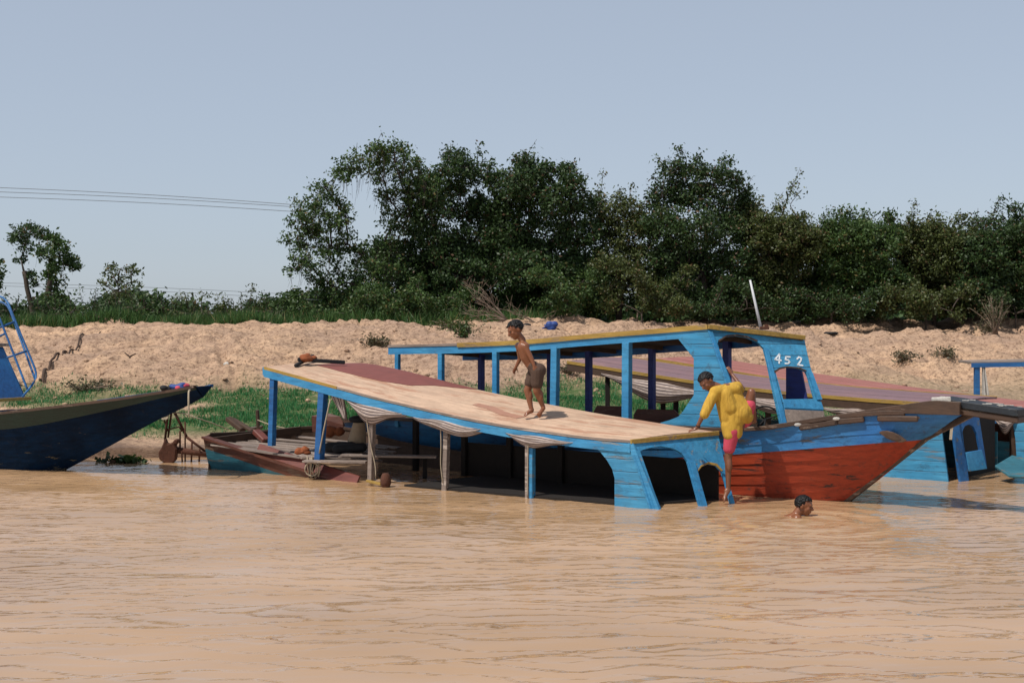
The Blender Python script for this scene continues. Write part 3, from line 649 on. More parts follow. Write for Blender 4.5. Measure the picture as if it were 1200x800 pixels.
# low far side wall, unpainted, and a sheet, both coloured near black for the roof shade
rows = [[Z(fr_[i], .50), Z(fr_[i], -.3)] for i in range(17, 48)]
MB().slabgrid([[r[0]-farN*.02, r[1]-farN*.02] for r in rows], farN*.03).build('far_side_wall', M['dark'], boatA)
MB().panel([[Z(nr[i]+A.v*.05, .035) for i in (20, 47)]+[Z(Af1-A.v*.05, .035), Z(fr_[20], .035)]], (0, 0, -.03)).build('floor', M['dark'], boatA)  # dark sheet added over the inside water to stand for the roof shade
# hull, stern above water
Gn = smooth_line([W(239,512,20.0), W(270,522,19.75), W(319,538.5,19.3), W(360,551,18.93), W(392,561,18.62), Z(W(450,575,18.0), -.12), Z(W(560,575,17.0), -.35)], 30, 2)
Gf = smooth_line([W(247,508,20.15), W(283,507,20.7), W(319,504,21.1), W(355,500,21.5), W(400,499,21.6), Z(W(470,520,20.9), .34), Z(W(600,520,18.9), .25)], 30, 2)
drop = lambda P, k: [p+Vector((.05, .16*k, -k)) for p in P]
Bn = [p+Vector((.02, .03, -.17)) for p in Gn]; Kn = [Vector((p.x+.12, p.y+.22, -.35)) for p in Gn]
mb = MB(); strakes([Gn, Bn], [1], .0, mb=mb, m=0); strakes([Bn, Kn], [3], .012, mb=mb, m=1)
mb.build('hull', [M['redwood'], M['teal']], boatA, solid=.03, fix=False)
Kf = [Vector((p.x-.02, p.y-.15, -.35)) for p in Gf]
mb = MB(); strakes([Gf, Kf], [3], .01, Vector((0, 1, 0)), mb=mb); mb.build('hull_far_side', M['darkwood'], boatA, solid=.03, fix=False)
mb = MB().grid([[Gn[0], Gf[0]], [Bn[0], Gf[0]-Vector((0, 0, .17))], [Kn[0], Kf[0]]]); mb.build('stern_board', M['redwood'], boatA, solid=.03, fix=False)
rows = [[p+Vector((-.03, -.045, .015)), p+Vector((.05, .075, .015))] for p in Gn]; MB().slabgrid(rows, (0, 0, -.035)).build('gunwale', M['redwood'], boatA)
rows = [[p+Vector((0, -.04, .015)), p+Vector((0, .05, .015))] for p in Gf]; MB().slabgrid(rows, (0, 0, -.04)).build('gunwale', M['darkwood'], boatA)
# inner coaming board
Ci = smooth_line([W(304,520,19.6), W(340,532,19.2), W(380,545,18.8), W(421,558,18.3)], 16, 1)
MB().slabgrid([[p, p+Vector((-.06, -.08, -.16))] for p in Ci], (.02, .03, 0)).build('coaming', M['maroon'], boatA)
MB().beam(W(430,563,17.95), W(447,567,17.75), .05, .03).build('coaming_end', M['yellow'], boatA, bevel=.004)
# deck boards at the stern (each board lies along the boat) and bench boards
for k in range(9):
    a0 = .06+.10*k
    p = Gn[1].lerp(Gf[1], a0); q = Gn[19].lerp(Gf[19], min(.97, a0+.05)); L = random.uniform(.72, .98)
    zz = .40-.02*k/9
    i0 = [1, 1, 2, 2, 3, 3, 4, 6, 8][k]
    p = Gn[i0].lerp(Gf[i0], a0+.04); p.z = .40+random.uniform(-.012, .012); q = Gn[19].lerp(Gf[19], a0+.04); q.z = .20+.10*k/9+random.uniform(-.012, .012)
    MB().beam(p, p.lerp(q, L), .16, .025).build('deck_board', M['grey'], boatA, bevel=.004)
for (x0, y0, x1, y1, Yd) in [(352,535,446,533,18.9),(400,533,512,534,18.75),(356,540,430,540,18.6)]:
    MB().beam(W(x0, y0, Yd), W(x1, y1+1, Yd-.1), .20, .03).build('bench_board', M['grey'], boatA, bevel=.004)
MB().beam(W(250,516,20.0), W(352,503,21.2), .05, .10).build('deck_rib', M['darkwood'], boatA)
for x in (365, 435, 498): MB().beam(W(x,537,18.85), Z(W(x,537,18.85), -.2), .06, .06, (0, 1, 0)).build('bench_leg', M['dark'], boatA)
# curtains rolled up under the near edge
for (x0, y0, x1, y1, sag) in [(405,466,478,483,.26),(480,484,572,501,.20),(588,503,680,517,.155)]:
    curtain(boatA, A.pix(x0, y0, .02), A.pix(x1, y1, .02), sag, 0)
P0 = A.pix(387,463,.05)
rows = [[P0.lerp(A.pix(404,466,.05), j/7)+(Vector((.11, 0, -.33))*(i/9)+(A.pix(396,466,.05)-P0.lerp(A.pix(404,466,.05), j/7))*(i/9)*.8)+A.v*(.03*math.sin(j*2.4)) for j in range(8)] for i in range(10)]
mb = MB().grid(rows); o = mb.build('curtain', M['stripe'], boatA, smooth=True, solid=.008, fix=False)
l = o.data.uv_layers.new(name='UVMap')
for lp in o.data.loops: l.data[lp.index].uv = ((lp.vertex_index//8)/9, (lp.vertex_index % 8)/7)
# cords and lines
for P, r in [([A.pix(429,482,-.02), A.pix(431,505,-.03), A.pix(436,530,.0), A.pix(441,548,0), A.pix(440,561,0)], .008),
             ([A.pix(516,494,-.02), A.pix(517,520,-.02), A.pix(516,545,-.01), A.pix(519,566,0)], .007),
             ([A.pix(619,512,-.06), A.pix(618.5,540,-.06), A.pix(618,583,-.06)], .006)]:
    MB().tube(smooth_line(P, 14), r, 5).build('cord', M['rope'], boatA, smooth=True)
MB().tube(smooth_line([A.pix(387,468,-.01), A.pix(380,500,-.03), A.pix(374,531,-.02)], 10), .012, 5).build('cord', M['rope'], boatA, smooth=True)
mb = MB()
for k in range(9):
    c = W(362+1.6*k+random.uniform(-1, 1), 549+random.uniform(-3, 3), 18.72); mb.tube([c+Vector((random.uniform(-.05, .05), -.02, .17)), c+Vector((random.uniform(-.04, .04), -.06, 0)), c+Vector((random.uniform(-.05, .05), -.03, -.12))], .009, 5)
c = W(366, 549, 18.72)
mb.tube([c+Vector((.10*math.cos(t), -.05, .10*math.sin(t))) for t in np.linspace(0, 6.3, 14)], .012, 5)
mb.build('rope_lashing', M['rope'], boatA, smooth=True)

# ================================================================== BOAT B: upright boat with red hull
B = Line(2.59, 16.9, 42)
boatB = thing('long_boat', 'upright wooden boat with orange red hull and blue cabin numbered 4 5 2', 'boat', B.at(-2, .9, 0), -B.a)
CW = .70
og = lambda s: CW-.20 if s > 3.45 else (0 if s < 0 else (CW-.20)*(s/3.45)**1.55)
Gp = B.curve(og, [(404,493),(446,489),(540,494),(650,497),(770,499),(850,503),(900,500.5),(940,494),(980,487.5),(1010,484.5),(1040,482.5),(1070,483.5),(1100,484.5),(1126,485)], a1=3.9)
Tp = B.curve(og, [(975,487.5),(1010,482),(1040,477.5),(1070,473),(1095,469.5),(1126,472)], a1=3.9)
Mp = B.curve(lambda s: og(s)+.03+.10*max(0, 1-s/2.5) if s < 2.3 else og(s)+(CW-og(s))*min(1, (s-2.3)/.36), [(404,528),(446,527),(650,535),(770,536),(850,532),(900,528.5),(950,524.5),(1000,520.5),(1040,517),(1085,513)], a1=3.9)
stem0 = B.at(1.60, CW, -.02)
Kp = [B.at(-7.2, .25, -.25), B.at(-3, .22, -.25), B.at(-.5, .24, -.25), B.at(.5, .36, -.22), B.at(1.1, .55, -.18), B.at(1.5, CW-.02, -.10), stem0, stem0.lerp(Mp[-1], .5)+Vector((.03, 0, -.02)), Mp[-1]]
n = 60
def byx(P, xs):                                       # sample a curve at given world x
    X = [p.x for p in P]; return [Vector((x, float(np.interp(x, X, [p.y for p in P])), float(np.interp(x, X, [p.z for p in P])))) for x in xs]
t = np.linspace(0, 1, n)
ux = lambda P: byx(P, np.linspace(P[0].x, P[-1].x, n))
Gl = ux(smooth_line(Gp, 120, 1)); Ml = ux(smooth_line(Mp, 120, 1)); Kl = ux(smooth_line(Kp, 120, 1))
outw = -B.v
mb = MB(); strakes([Gl, Ml], [3], .010, outw, mb, 0); mb.build('hull_upper', M['bluehull'], boatB, solid=.03, fix=False)
mb = MB(); strakes([Ml, Kl], [6], .012, outw, mb, 0); mb.build('hull', M['red'], boatB, solid=.03, fix=False)
def mir(P, dz=-.10):                                  # the far side of the hull, mirrored about the keel line
    out = []
    for p in P:
        s, o, z = B.so(p); c = CW+.25*min(1, max(0, -s/2.0)); out.append(B.at(s, 2*c-o, z+dz*min(1, max(0, (2.5-s)/2.5))))
    return out
Gm, Mm, Km = mir(Gl), mir(Ml), mir(Kl, 0)
mb = MB(); strakes([Gm, Mm], [3], .010, B.v, mb); mb.build('hull_upper', M['bluehull'], boatB, solid=.03, fix=False)
mb = MB(); strakes([Mm, Km], [6], .012, B.v, mb); mb.build('hull', M['red'], boatB, solid=.03, fix=False)
MB().grid([[Gl[0], Gm[0]], [Ml[0], Mm[0]], [Kl[0], Km[0]]]).build('stern_board', M['bluehull'], boatB, solid=.03, fix=False)
# stem timber, gunwale rails, fore deck
P = [stem0+B.u*.0+Vector((0, 0, -.15)), stem0, Mp[-1], B.at(B.so(Gp[-1])[0]+.05, CW, Gp[-1].z+.0), B.at(B.so(Gp[-1])[0]+.14, CW, Gp[-1].z+.03)]
mb = MB()
for a, b in zip(P, P[1:]): mb.beam(a-(b-a).normalized()*.01, b, .09, .07)
mb.build('stem', M['rail'], boatB, bevel=.01)
i_c = min(range(n), key=lambda i: abs(B.so(Gl[i])[0]-.3))
rows = []
for i in range(n-4):
    j = .012*math.sin(i*1.7)+.010*math.sin(i*4.1); rows.append([Gl[i]-B.v*(.05+j)+Vector((0, 0, .02)), Gl[i]+B.v*.07+Vector((0, 0, .02+j*.4))])
MB().slabgrid(rows, (0, 0, -.055)).build('gunwale', M['rail'], boatB, bevel=.005)
rows = [[Gm[i]-B.v*.06+Vector((0, 0, .02)), Gm[i]+B.v*.05+Vector((0, 0, .02))] for i in range(n-4)]; MB().slabgrid(rows, (0, 0, -.05)).build('gunwale', M['rail'], boatB)
for k, (x0, x1, dz) in enumerate([(935,985,.055),(985,1018,.05),(1030,1072,.05)]):   # splintered rubbing pieces under the rail
    a = B.curve(og, [(x0, 500)])[0]; b = B.curve(og, [(x1, 500)])[0]; ia = min(range(n), key=lambda i: abs(Gl[i].x-a.x)); ib = min(range(n), key=lambda i: abs(Gl[i].x-b.x))
    p = Gl[ia]-B.v*.03+Vector((0, 0, -.07)); q = Gl[ib]-B.v*.03+Vector((0, 0, -.07)); MB().beam(p, q, .05, dz+.02).build('rubbing_strip', M['rail'], boatB, bevel=.012)
for px in (937, 984):
    a = B.curve(og, [(px, 500)])[0]; i = min(range(n), key=lambda i: abs(Gl[i].x-a.x)); MB().ell(Gl[i]-B.v*.07+Vector((0, 0, -.03)), (.05, .016, .022), nu=7, nv=5).build('white_chip', M['cream'], boatB)
Tl = smooth_line(Tp, 24, 1); gx = [p.x for p in Gl]
MB().slabgrid([[p-B.v*.035+Vector((0, 0, .01)), Vector((p.x, p.y, float(np.interp(p.x, gx, [q.z for q in Gl]))-.012))-B.v*.035] for p in Tl], B.v*.05).build('rail_board', M['rail'], boatB, bevel=.006)
i0 = min(range(n), key=lambda i: abs(B.so(Gl[i])[0]-.9))
rows = [[Gl[i].lerp(Gm[i], q/6)+Vector((0, 0, -.04)) for q in range(7)] for i in range(i0, n-3)]
MB().slabgrid(rows, (0, 0, -.03)).build('fore_deck', M['deck'], boatB)
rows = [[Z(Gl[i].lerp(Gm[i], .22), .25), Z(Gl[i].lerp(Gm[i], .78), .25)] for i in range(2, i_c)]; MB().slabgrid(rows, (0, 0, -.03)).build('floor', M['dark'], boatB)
# bow platform: a thick battered block beyond the stem
s0 = B.so(Tp[-2])[0]-.02; zt0 = EYE-(465.5-HZ)/FPX*(B.at(s0, .5, 0).y); zt1 = 1.275
pl = [B.at(s0, CW-.24, zt0), B.at(3.86, CW-.17, zt1-.005), B.at(3.86, CW+.17, zt1-.005), B.at(s0, CW+.24, zt0)]
rows = [[pl[0].lerp(pl[1], a/8), pl[3].lerp(pl[2], a/8)] for a in range(9)]
MB().slabgrid(rows, (0, 0, -.085)).build('bow_top_plank', M['tar'], boatB, bevel=.008)
rows = [[r[0]+B.v*.02+Vector((0, 0, -.088)), r[1]-B.v*.02+Vector((0, 0, -.088))] for r in rows]
MB().slabgrid(rows, (0, 0, -.075)).build('bow_block', M['rail'], boatB, bevel=.012)
a = pl[0]; MB().box(a+B.u*.08+Vector((0, 0, -.035))-B.v*.016, (.24, .03, .09), Matrix.Rotation(-B.a, 3, 'Z')@Matrix.Rotation(R(-4), 3, 'Y')).build('peeling_patch', M['cream'], boatB, bevel=.01)
for k in range(16):
    mb = MB(); q = B.at(random.uniform(s0, 3.8), CW+random.uniform(-.15, .15), 0); f = (B.so(q)[0]-s0)/(3.86-s0); q.z = zt0+(zt1-zt0)*f+.006
    mb.box(q, (random.uniform(.03, .11), random.uniform(.01, .03), .008), Matrix.Rotation(random.uniform(-.9, -.4), 3, 'Z')); mb.build('paint_flake', M['cream'], boatB)
# hawse hole: a pale broken lens shape in the blue band
c = B.curve(og, [(1047, 511)], a1=3.9)[0]
mb = MB(); pts = []
tdir = (B.curve(og, [(1060,511)], a1=3.9)[0]-B.curve(og, [(1034,511)], a1=3.9)[0]).normalized(); nrm = Vector((tdir.y, -tdir.x, 0)).normalized()
for k in range(12):
    th = 2*math.pi*k/12; pts.append(c+tdir*(.145*math.cos(th)*(1 if abs(math.cos(th)) < .9 else 1.15))+Vector((0, 0, .052*math.sin(th)-.05*math.cos(th)))+nrm*.045)
mb.panel([pts], -nrm*.04).build('hawse_patch', M['rail'], boatB, bevel=.004)
pts2 = [c+(p-c-nrm*.045)*.62+nrm*.052-tdir*.0 for p in pts]; MB().panel([pts2], -nrm*.01).build('hawse_hole', M['darkwood'], boatB)
# roof
Rn = smooth_line([B.pix(*p) for p in [(455,404.5),(500,403.5),(560,402),(620,399),(700,391.5),(760,387),(830,381)]], 36, 2)
Rc = W(943, 394.5, 17.41)
sR = [B.so(p)[0] for p in Rn]
Rf = [B.at(min(s*1.0+.0, 9), 1.75, p.z-.13) for s, p in zip(sR, Rn)]; Rf[-1] = Vector(Rc)
for k in (2, 3, 4, 5): s_, _, _ = B.so(Rn[-k]); Rf[-k] = B.at(s_+.12, 1.3+.45*(k-1)/5, Rn[-k].z-.13)
rows = [[a.lerp(b, q/6)+Vector((0, 0, .03*math.sin(math.pi*q/6))) for q in range(7)] for a, b in zip(Rn, Rf)]
roofB = MB().slabgrid(rows, (0, 0, -.03)).build('roof', M['grey'], boatB)
rows = [[a+Vector((0, 0, -.032)), b+Vector((0, 0, -.032))] for a, b in zip(Rn, Rf)]; MB().slabgrid([[r[0]+B.v*.04, r[1]-B.v*.04] for r in rows], (0, 0, -.02)).build('ceiling', M['darkwood'], boatB)
def bedge(i0, i1, z0, z1, off, th, name, mat): 
    return MB().slabgrid([[Rn[i]-B.v*off+Vector((0, 0, z0)), Rn[i]-B.v*off+Vector((0, 0, z1))] for i in range(i0, i1+1)], -B.v*th).build(name, mat, boatB)
bedge(0, 9, .004, -.034, .003, .012, 'edge_trim', M['grey']); bedge(9, 35, .012, -.055, .003, .02, 'edge_trim', M['yellow'])
bedge(0, 35, -.036, -.15, -.02, .022, 'fascia', M['bluep'])
rows = [[p+Vector((0, 0, -.035)), p+Vector((0, 0, -.15))] for p in Rf[:-1]]; MB().slabgrid(rows, B.v*.02).build('fascia', M['blued'], boatB)
MB().beam(Rn[-1]+Vector((0, -.02, -.02)), Rc+Vector((0, -.02, -.012)), .03, .06).build('edge_trim', M['yellow'], boatB, bevel=.004)
# near wall ahead of the open side
pn = [(794,396),(829,386),(838,412),(852,452),(866,502),(774,503),(774,495),(785,492),(795,488),(801,481),(806,473),(813,463),(813,420),(806,411)]
MB().panel([[B.pix(*p)-B.v*.004 for p in pn]], B.v*.035).build('side_panel', M['blue'], boatB, bevel=.003)
# front wall, raked, built on its own plane
G0, G1, G2 = W(829, 385, 16.92), W(943, 399, 17.42), W(868, 500, 16.52); Gn_ = (G1-G0).cross(G2-G0).normalized()
if Gn_.y > 0: Gn_ = -Gn_
gp = lambda px, py: on_plane(G0, Gn_, px, py)
outl = [(829,385),(943,398),(946,413),(950,430),(957,453),(962,470),(965,481),(967,491),(968,494),(921,499),(915,497.5),(905,452),(899,423),(895,408),(888,400.5),(875,395),(863,393),(851,394),(843,398),(841,402),(846,418),(857,446),(872,500),(867,501),(852,450),(838,410)]
hole = [(909,436),(915,431.8),(922,430.2),(929,430),(937,431.5),(944,435),(946.5,440),(951,455),(954.5,467),(918,467.5),(913,450)]
fw = MB().panel([[gp(*p) for p in outl], [gp(*p) for p in hole]], -Gn_*.035).build('front_wall', M['blue'], boatB, bevel=.003)
for a in ([(829,388),(834,389),(874,500),(867,501)], [(894.5,409),(899.5,409),(921.5,498.5),(915.5,498.5)], [(946,437),(951,437),(962.5,469),(957,469)]):
    MB().panel([[gp(*p)+Gn_*.03 for p in a]], -Gn_*.03).build('wall_post', M['bluep'], boatB, bevel=.004)
MB().panel([[gp(*p)+Gn_*.012 for p in [(917,468),(962,470.5),(965,480),(919,478)]]], -Gn_*.012).build('window_sill', M['bluep'], boatB, bevel=.003)
MB().panel([[gp(*p)+Gn_*.006 for p in [(919.5,479.5),(965,481.5),(968,493.5),(922,498)]]], -Gn_*.012).build('lower_board', M['grey'], boatB, bevel=.003)
for arc in ([(841,399),(851,392.8),(863,391.8),(875,393.6),(888,399),(886,400),(875,395.3),(863,393.5),(851,394.5),(843,400)], [(906,435),(914,430.6),(922,429),(937,430.3),(945,434),(944,435.2),(936,431.8),(922,430.4),(915,432),(908,437)]):
    MB().panel([[gp(*p)+Gn_*.007 for p in arc]], -Gn_*.006).build('arch_trim', M['rail'], boatB)
# hand painted number
for pl_ in ([(913,415),(908,421.2),(915,422.3)], [(913.3,415.2),(912.8,425.5)], [(925.5,418.3),(920.8,418),(920.3,421.6),(923.6,421.8),(925.2,424.2),(923,426),(920,425.8)], [(933.8,420.6),(936,418.4),(938.8,419.6),(938.2,422.6),(934.6,427.4),(940.4,428.2)]):
    P = [gp(*p)+Gn_*.005 for p in pl_]; mb = MB()
    for a, b in zip(P, P[1:]): d = (b-a).normalized()*.008; mb.beam(a-d, b+d, .004, .021, Gn_.cross(b-a).normalized())
    mb.build('number', M['white'], fw)
# far side by the front: dark blue posts and wall inside
fpost = lambda px, y0, y1, w=.09, m='violet': MB().beam(B.pix(px, y0, 1.62), B.pix(px, y1, 1.62), w, w, (B.v.x, B.v.y, 0)).build('post', M[m], boatB, bevel=.004)
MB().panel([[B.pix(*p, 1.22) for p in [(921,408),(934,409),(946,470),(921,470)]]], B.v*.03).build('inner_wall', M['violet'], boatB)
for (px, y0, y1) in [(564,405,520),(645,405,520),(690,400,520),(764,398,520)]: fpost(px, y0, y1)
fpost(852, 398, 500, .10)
for (px, w) in [(466,.085),(517,.095),(581,.095),(651,.115),(735,.12)]:
    y0 = {466:413,517:412,581:412,651:409,735:404}[px]; dx = {651:-1.5, 735:-.5}.get(px, 0)
    MB().beam(B.pix(px, y0-3, .035), B.pix(px+dx, 500, .035), w, w*.8, (B.v.x, B.v.y, 0)).build('post', M['bluep'], boatB, bevel=.006)
MB().beam(B.pix(648,413,.0), B.pix(774,494,.0), .02, .02) if False else None
rows = [[p+Vector((0, 0, .02)), p+Vector((0, 0, -.12))] for p in Gl[:i_c]]; MB().slabgrid([[r[0]+B.v*.05, r[1]+B.v*.05] for r in rows], B.v*.02).build('coaming', M['bluehull'], boatB)
for (x0, x1, y, o) in [(695,738,477,.9),(742,795,481,.9)]:
    MB().panel([[B.pix(x0+4, y-2, o), B.pix(x1-6, y-1, o), B.pix(x1, y+5, o), B.pix(x1, 505, o), B.pix(x0, 505, o), B.pix(x0, y+5, o)]], B.v*.04).build('bench_back', M['redwood'], boatB, bevel=.01)
for x in np.linspace(480, 800, 7):
    i = min(range(36), key=lambda i: abs(600+FPX*Rn[i].x/Rn[i].y-x)); MB().beam(Rn[i]+B.v*.05+Vector((0, 0, -.08)), Rf[i]-B.v*.05+Vector((0, 0, -.08)), .05, .06).build('roof_beam', M['darkwood'], boatB)
# steering wheel seen through the wide opening
c = W(897, 491, 17.3); mb = MB(); mb.tube([c+Vector((.20*math.cos(t), .06*math.sin(t), .17*math.sin(t))) for t in np.linspace(0, 2*math.pi, 26)], .013, 6)
for t_ in (0.3, 2.4, 4.5): mb.tube([c, c+Vector((.20*math.cos(t_), .06*math.sin(t_), .17*math.sin(t_)))], .010, 5)
mb.tube([c, c+Vector((-.15, .35, -.25))], .02, 6); mb.build('steering_wheel', M['black'], boatB, smooth=True)
# signal pole and its rusty bracket on the roof
pb = W(893, 386, 17.5); MB().tube([pb+Vector((0, 0, -.06)), W(879, 328, 17.5)], [.022, .014], 8).build('roof_pole', M['metal'], boatB, smooth=True)
MB().box(pb+Vector((.03, 0, .02)), (.13, .06, .04)).box(pb+Vector((.06, 0, .05)), (.05, .05, .04)).build('pole_bracket', M['rust'], boatB, bevel=.006)

# ================================================================== BOAT E: tilted boat with purple roof behind
E = Line(6.25, 18.4, 40)
boatE = thing('purple_roofed_boat', 'tilted blue boat with a faded purple roof and ochre edge, behind the red hulled boat', 'boat', E.at(-3, 1, 0), -E.a)
En = smooth_line([E.pix(*p) for p in [(665,423),(700,428.5),(760,438),(811,446),(870,453.5),(940,461),(1020,467.5),(1083,471.5),(1112,474)]], 40, 2)
def efar(P, L, w, dz=0): return [L.at(L.so(p)[0], w, p.z+dz) for p in P]
Ef = efar(En, E, 1.95, .03)
rows = [[a.lerp(b, q/8)+Vector((0, 0, .03*math.sin(math.pi*q/8))) for q in range(9)] for a, b in zip(En, Ef)]
MB().slabgrid(rows, (0, 0, -.03)).build('roof', M['purple'], boatE)
MB().slabgrid([[p+Vector((0, 0, .008)), p+Vector((0, 0, -.045))] for p in En], -E.v*.02).build('edge_trim', M['yellow'], boatE)
MB().slabgrid([[p+Vector((0, 0, .012))-E.v*.0, p+Vector((0, 0, -.02))] for p in Ef], E.v*.02).build('edge_trim', M['yellow'], boatE)
MB().slabgrid([[p+E.v*.01+Vector((0, 0, -.046)), p+E.v*.01+Vector((0, 0, -.17))] for p in En], -E.v*.02).build('fascia', M['darkwood'], boatE)
for (x0, y0, x1, y1, sag) in [(705,437,850,461,.30),(850,461,965,477,.17),(965,477,1040,482,.14)]: curtain(boatE, E.pix(x0, y0, .0), E.pix(x1, y1, .0), sag, 0, 30)
for px, y in [(712,440),(777,450),(792,452),(884,462),(900,464),(925,466),(1010,474)]:
    MB().beam(E.pix(px, y, .1), Z(E.pix(px, y, .1), .1), .08, .08, (0, 1, 0)).build('post', M['dark' if px < 880 else 'darkwood'], boatE)
rows = [[Z(p, .62-.0*k), Z(p, -.2)] for k, p in enumerate(En[10:34])]; MB().slabgrid(rows, E.v*.04).build('hull', M['teal'], boatE)
rows = [[Z(p, .60), Z(p, -.2)] for p in Ef[6:]]; MB().slabgrid(rows, E.v*.04).build('hull', M['teal'], boatE)
MB().panel([[E.pix(*p)-E.v*.01 for p in [(1040,478),(1100,476),(1112,568),(1030,568)]]], E.v*.035).build('side_panel', M['blue'], boatE, bevel=.003)
H0 = E.pix(1111,476); H1 = E.at(.35, 1.0, 1.1); H2 = E.pix(1118,566,-.02); Hn = (H1-H0).cross(H2-H0).normalized(); Hn = -Hn if Hn.y > 0 else Hn
hp = lambda px, py: on_plane(H0, Hn, px, py)
MB().panel([[hp(*p) for p in [(1113,478),(1124,478),(1136,566),(1126,566)]]], -Hn*.04).build('wall_post', M['blued'], boatE, bevel=.004)
MB().panel([[hp(*p) for p in [(1126,478),(1146,478),(1157,549),(1134,552),(1124,500)]], [hp(*p) for p in [(1128,505),(1131,499),(1136,497),(1141,500),(1145,508),(1149,527),(1131,530)]]], -Hn*.04).build('front_wall', M['blued'], boatE, bevel=.003)
MB().panel([[hp(*p)+Hn*.012 for p in [(1131,530),(1150,527),(1156,549),(1135,552)]]], -Hn*.011).build('window_sill', M['bluep'], boatE, bevel=.003)
MB().panel([[E.at(.02, .35, .95), E.at(.02, 1.9, .95), E.at(.02, 1.9, -.1), E.at(.02, .35, -.1)]], -E.u*.03).build('bulkhead', M['dark'], boatE)
MB().beam(hp(1112,492)+Hn*.06, hp(1110,515)+Hn*.06, .03, .03, (0, 1, 0)).build('rope_end', M['rope'], boatE)

# ================================================================== BOAT F: pink roofed boat
Fb = Line(8.0, 20.0, 40)
boatF = thing('pink_roofed_boat', 'blue boat with a faded pink roof, directly behind the purple roofed boat', 'boat', Fb.at(-3, 1, 0), -Fb.a)
zf = lambda s: float(np.interp(s, [-7.2, -6.5, -4.66, -2.5, -.68, .4, 1.2], [1.66, 1.58, 1.36, 1.13, .965, .93, .92]))
Fs = np.linspace(-6.9, 1.1, 36); Fn_ = [Fb.at(s, 0, zf(s)) for s in Fs]; Ff = [Fb.at(s, 2.0, zf(s)) for s in Fs]
rows = [[a.lerp(b, q/8)+Vector((0, 0, .02*math.sin(math.pi*q/8))) for q in range(9)] for a, b in zip(Fn_, Ff)]
MB().slabgrid(rows, (0, 0, -.03)).build('roof', M['pink'], boatF)
MB().slabgrid([[p+Vector((0, 0, .008)), p+Vector((0, 0, -.05))] for p in Fn_], -Fb.v*.02).build('edge_trim', M['yellow'], boatF)
MB().slabgrid([[p+Fb.v*.01+Vector((0, 0, -.05)), p+Fb.v*.01+Vector((0, 0, -.16))] for p in Fn_], -Fb.v*.02).build('fascia', M['blued'], boatF)
rows = [[Fb.at(s, .05, .42+.02*s), Fb.at(s, .10, -.3)] for s in np.linspace(-5, 1.3, 20)]; MB().slabgrid(rows, Fb.v*.04).build('hull', M['teal'], boatF)
rows = [[Fb.at(s, 1.95, .5), Fb.at(s, 1.9, -.3)] for s in np.linspace(-5, 1.3, 20)]; MB().slabgrid(rows, Fb.v*.04).build('hull', M['blue'], boatF)
MB().panel([[Fb.pix(*p, .0) for p in [(1186,489),(1240,489),(1240,550),(1192,550),(1190,515)]]], Fb.v*.035).build('side_panel', M['blue'], boatF)
MB().panel([[Fb.pix(*p, .9) for p in [(1146,495),(1192,497),(1192,540),(1152,540)]]], Fb.v*.03).build('inner_bulkhead', M['redwood'], boatF)
for px in (1100, 1187): MB().beam(Fb.pix(px, 490, .05), Z(Fb.pix(px, 490, .05), .1), .08, .08, (0, 1, 0)).build('post', M['darkwood'], boatF)
curtain(boatF, Fb.pix(1164, 488, -.02), Fb.pix(1192, 490, -.02), .22, 0, 12)
curtain(boatF, Fb.pix(1080, 482, -.02), Fb.pix(1150, 487, -.02), .16, 0, 12)
# the teal hatch board lying in the water at the right edge
hb = [W(1166,545,18.4), W(1186,533,18.9), W(1222,541,18.9), W(1210,559,18.1), W(1183,557,18.15)]
MB().panel([hb], Vector((.0, .01, -.03))).build('hatch_board', M['teal'], None, loc=Z(W(1185,555,18.4), 0), bevel=.004)
o = bpy.data.objects['hatch_board']; props(o, 'loose teal grey board slanting out of the water at the right edge', 'board')

# ================================================================== BOAT G: far right, only its canopy seen
G_ = Line(9.55, 26.3, 8)
boatG = thing('covered_boat', 'beached boat at the right edge with flat grey canopy and white cloth', 'boat', G_.at(1.5, .8, 0), -G_.a)
z0 = EYE-(425-HZ)/FPX*26.3
MB().beam(G_.at(-.12, .6, z0), G_.at(4.5, .6, z0+.10), 1.3, .05).build('roof', M['grey'], boatG, bevel=.006)
MB().beam(G_.at(-.12, -.06, z0-.05), G_.at(4.5, -.06, z0+.05), .03, .09).build('fascia', M['blued'], boatG)
for s in (0, 2.2, 4.2):
    for o_ in ((0,) if s == 0 else (0, 1.2)): MB().beam(G_.at(s, o_, z0), G_.at(s, o_, .5), .10, .10, (0, 1, 0)).build('post', M['blued'], boatG, bevel=.005)
rows = [[G_.at(.10+.10*j/6*(.5+i/8), -.03+.04*math.sin(j*2), z0-.06-.72*i/8) for j in range(7)] for i in range(9)]; MB().grid(rows).build('cloth', M['cream'], boatG, smooth=True, solid=.01, fix=False)
rows = [[G_.at(s, -.1+.25*max(0, -s)**1.5, .62), G_.at(s, .05+.25*max(0, -s)**1.5, 0)] for s in np.linspace(-1, 4.8, 16)]; MB().slabgrid(rows, G_.v*.04).build('hull', M['bluehull'], boatG)
rows = [[G_.at(s, 1.4-.25*max(0, -s)**1.5, .62), G_.at(s, 1.3-.25*max(0, -s)**1.5, 0)] for s in np.linspace(-1, 4.8, 16)]; MB().slabgrid(rows, G_.v*.04).build('hull', M['bluehull'], boatG)

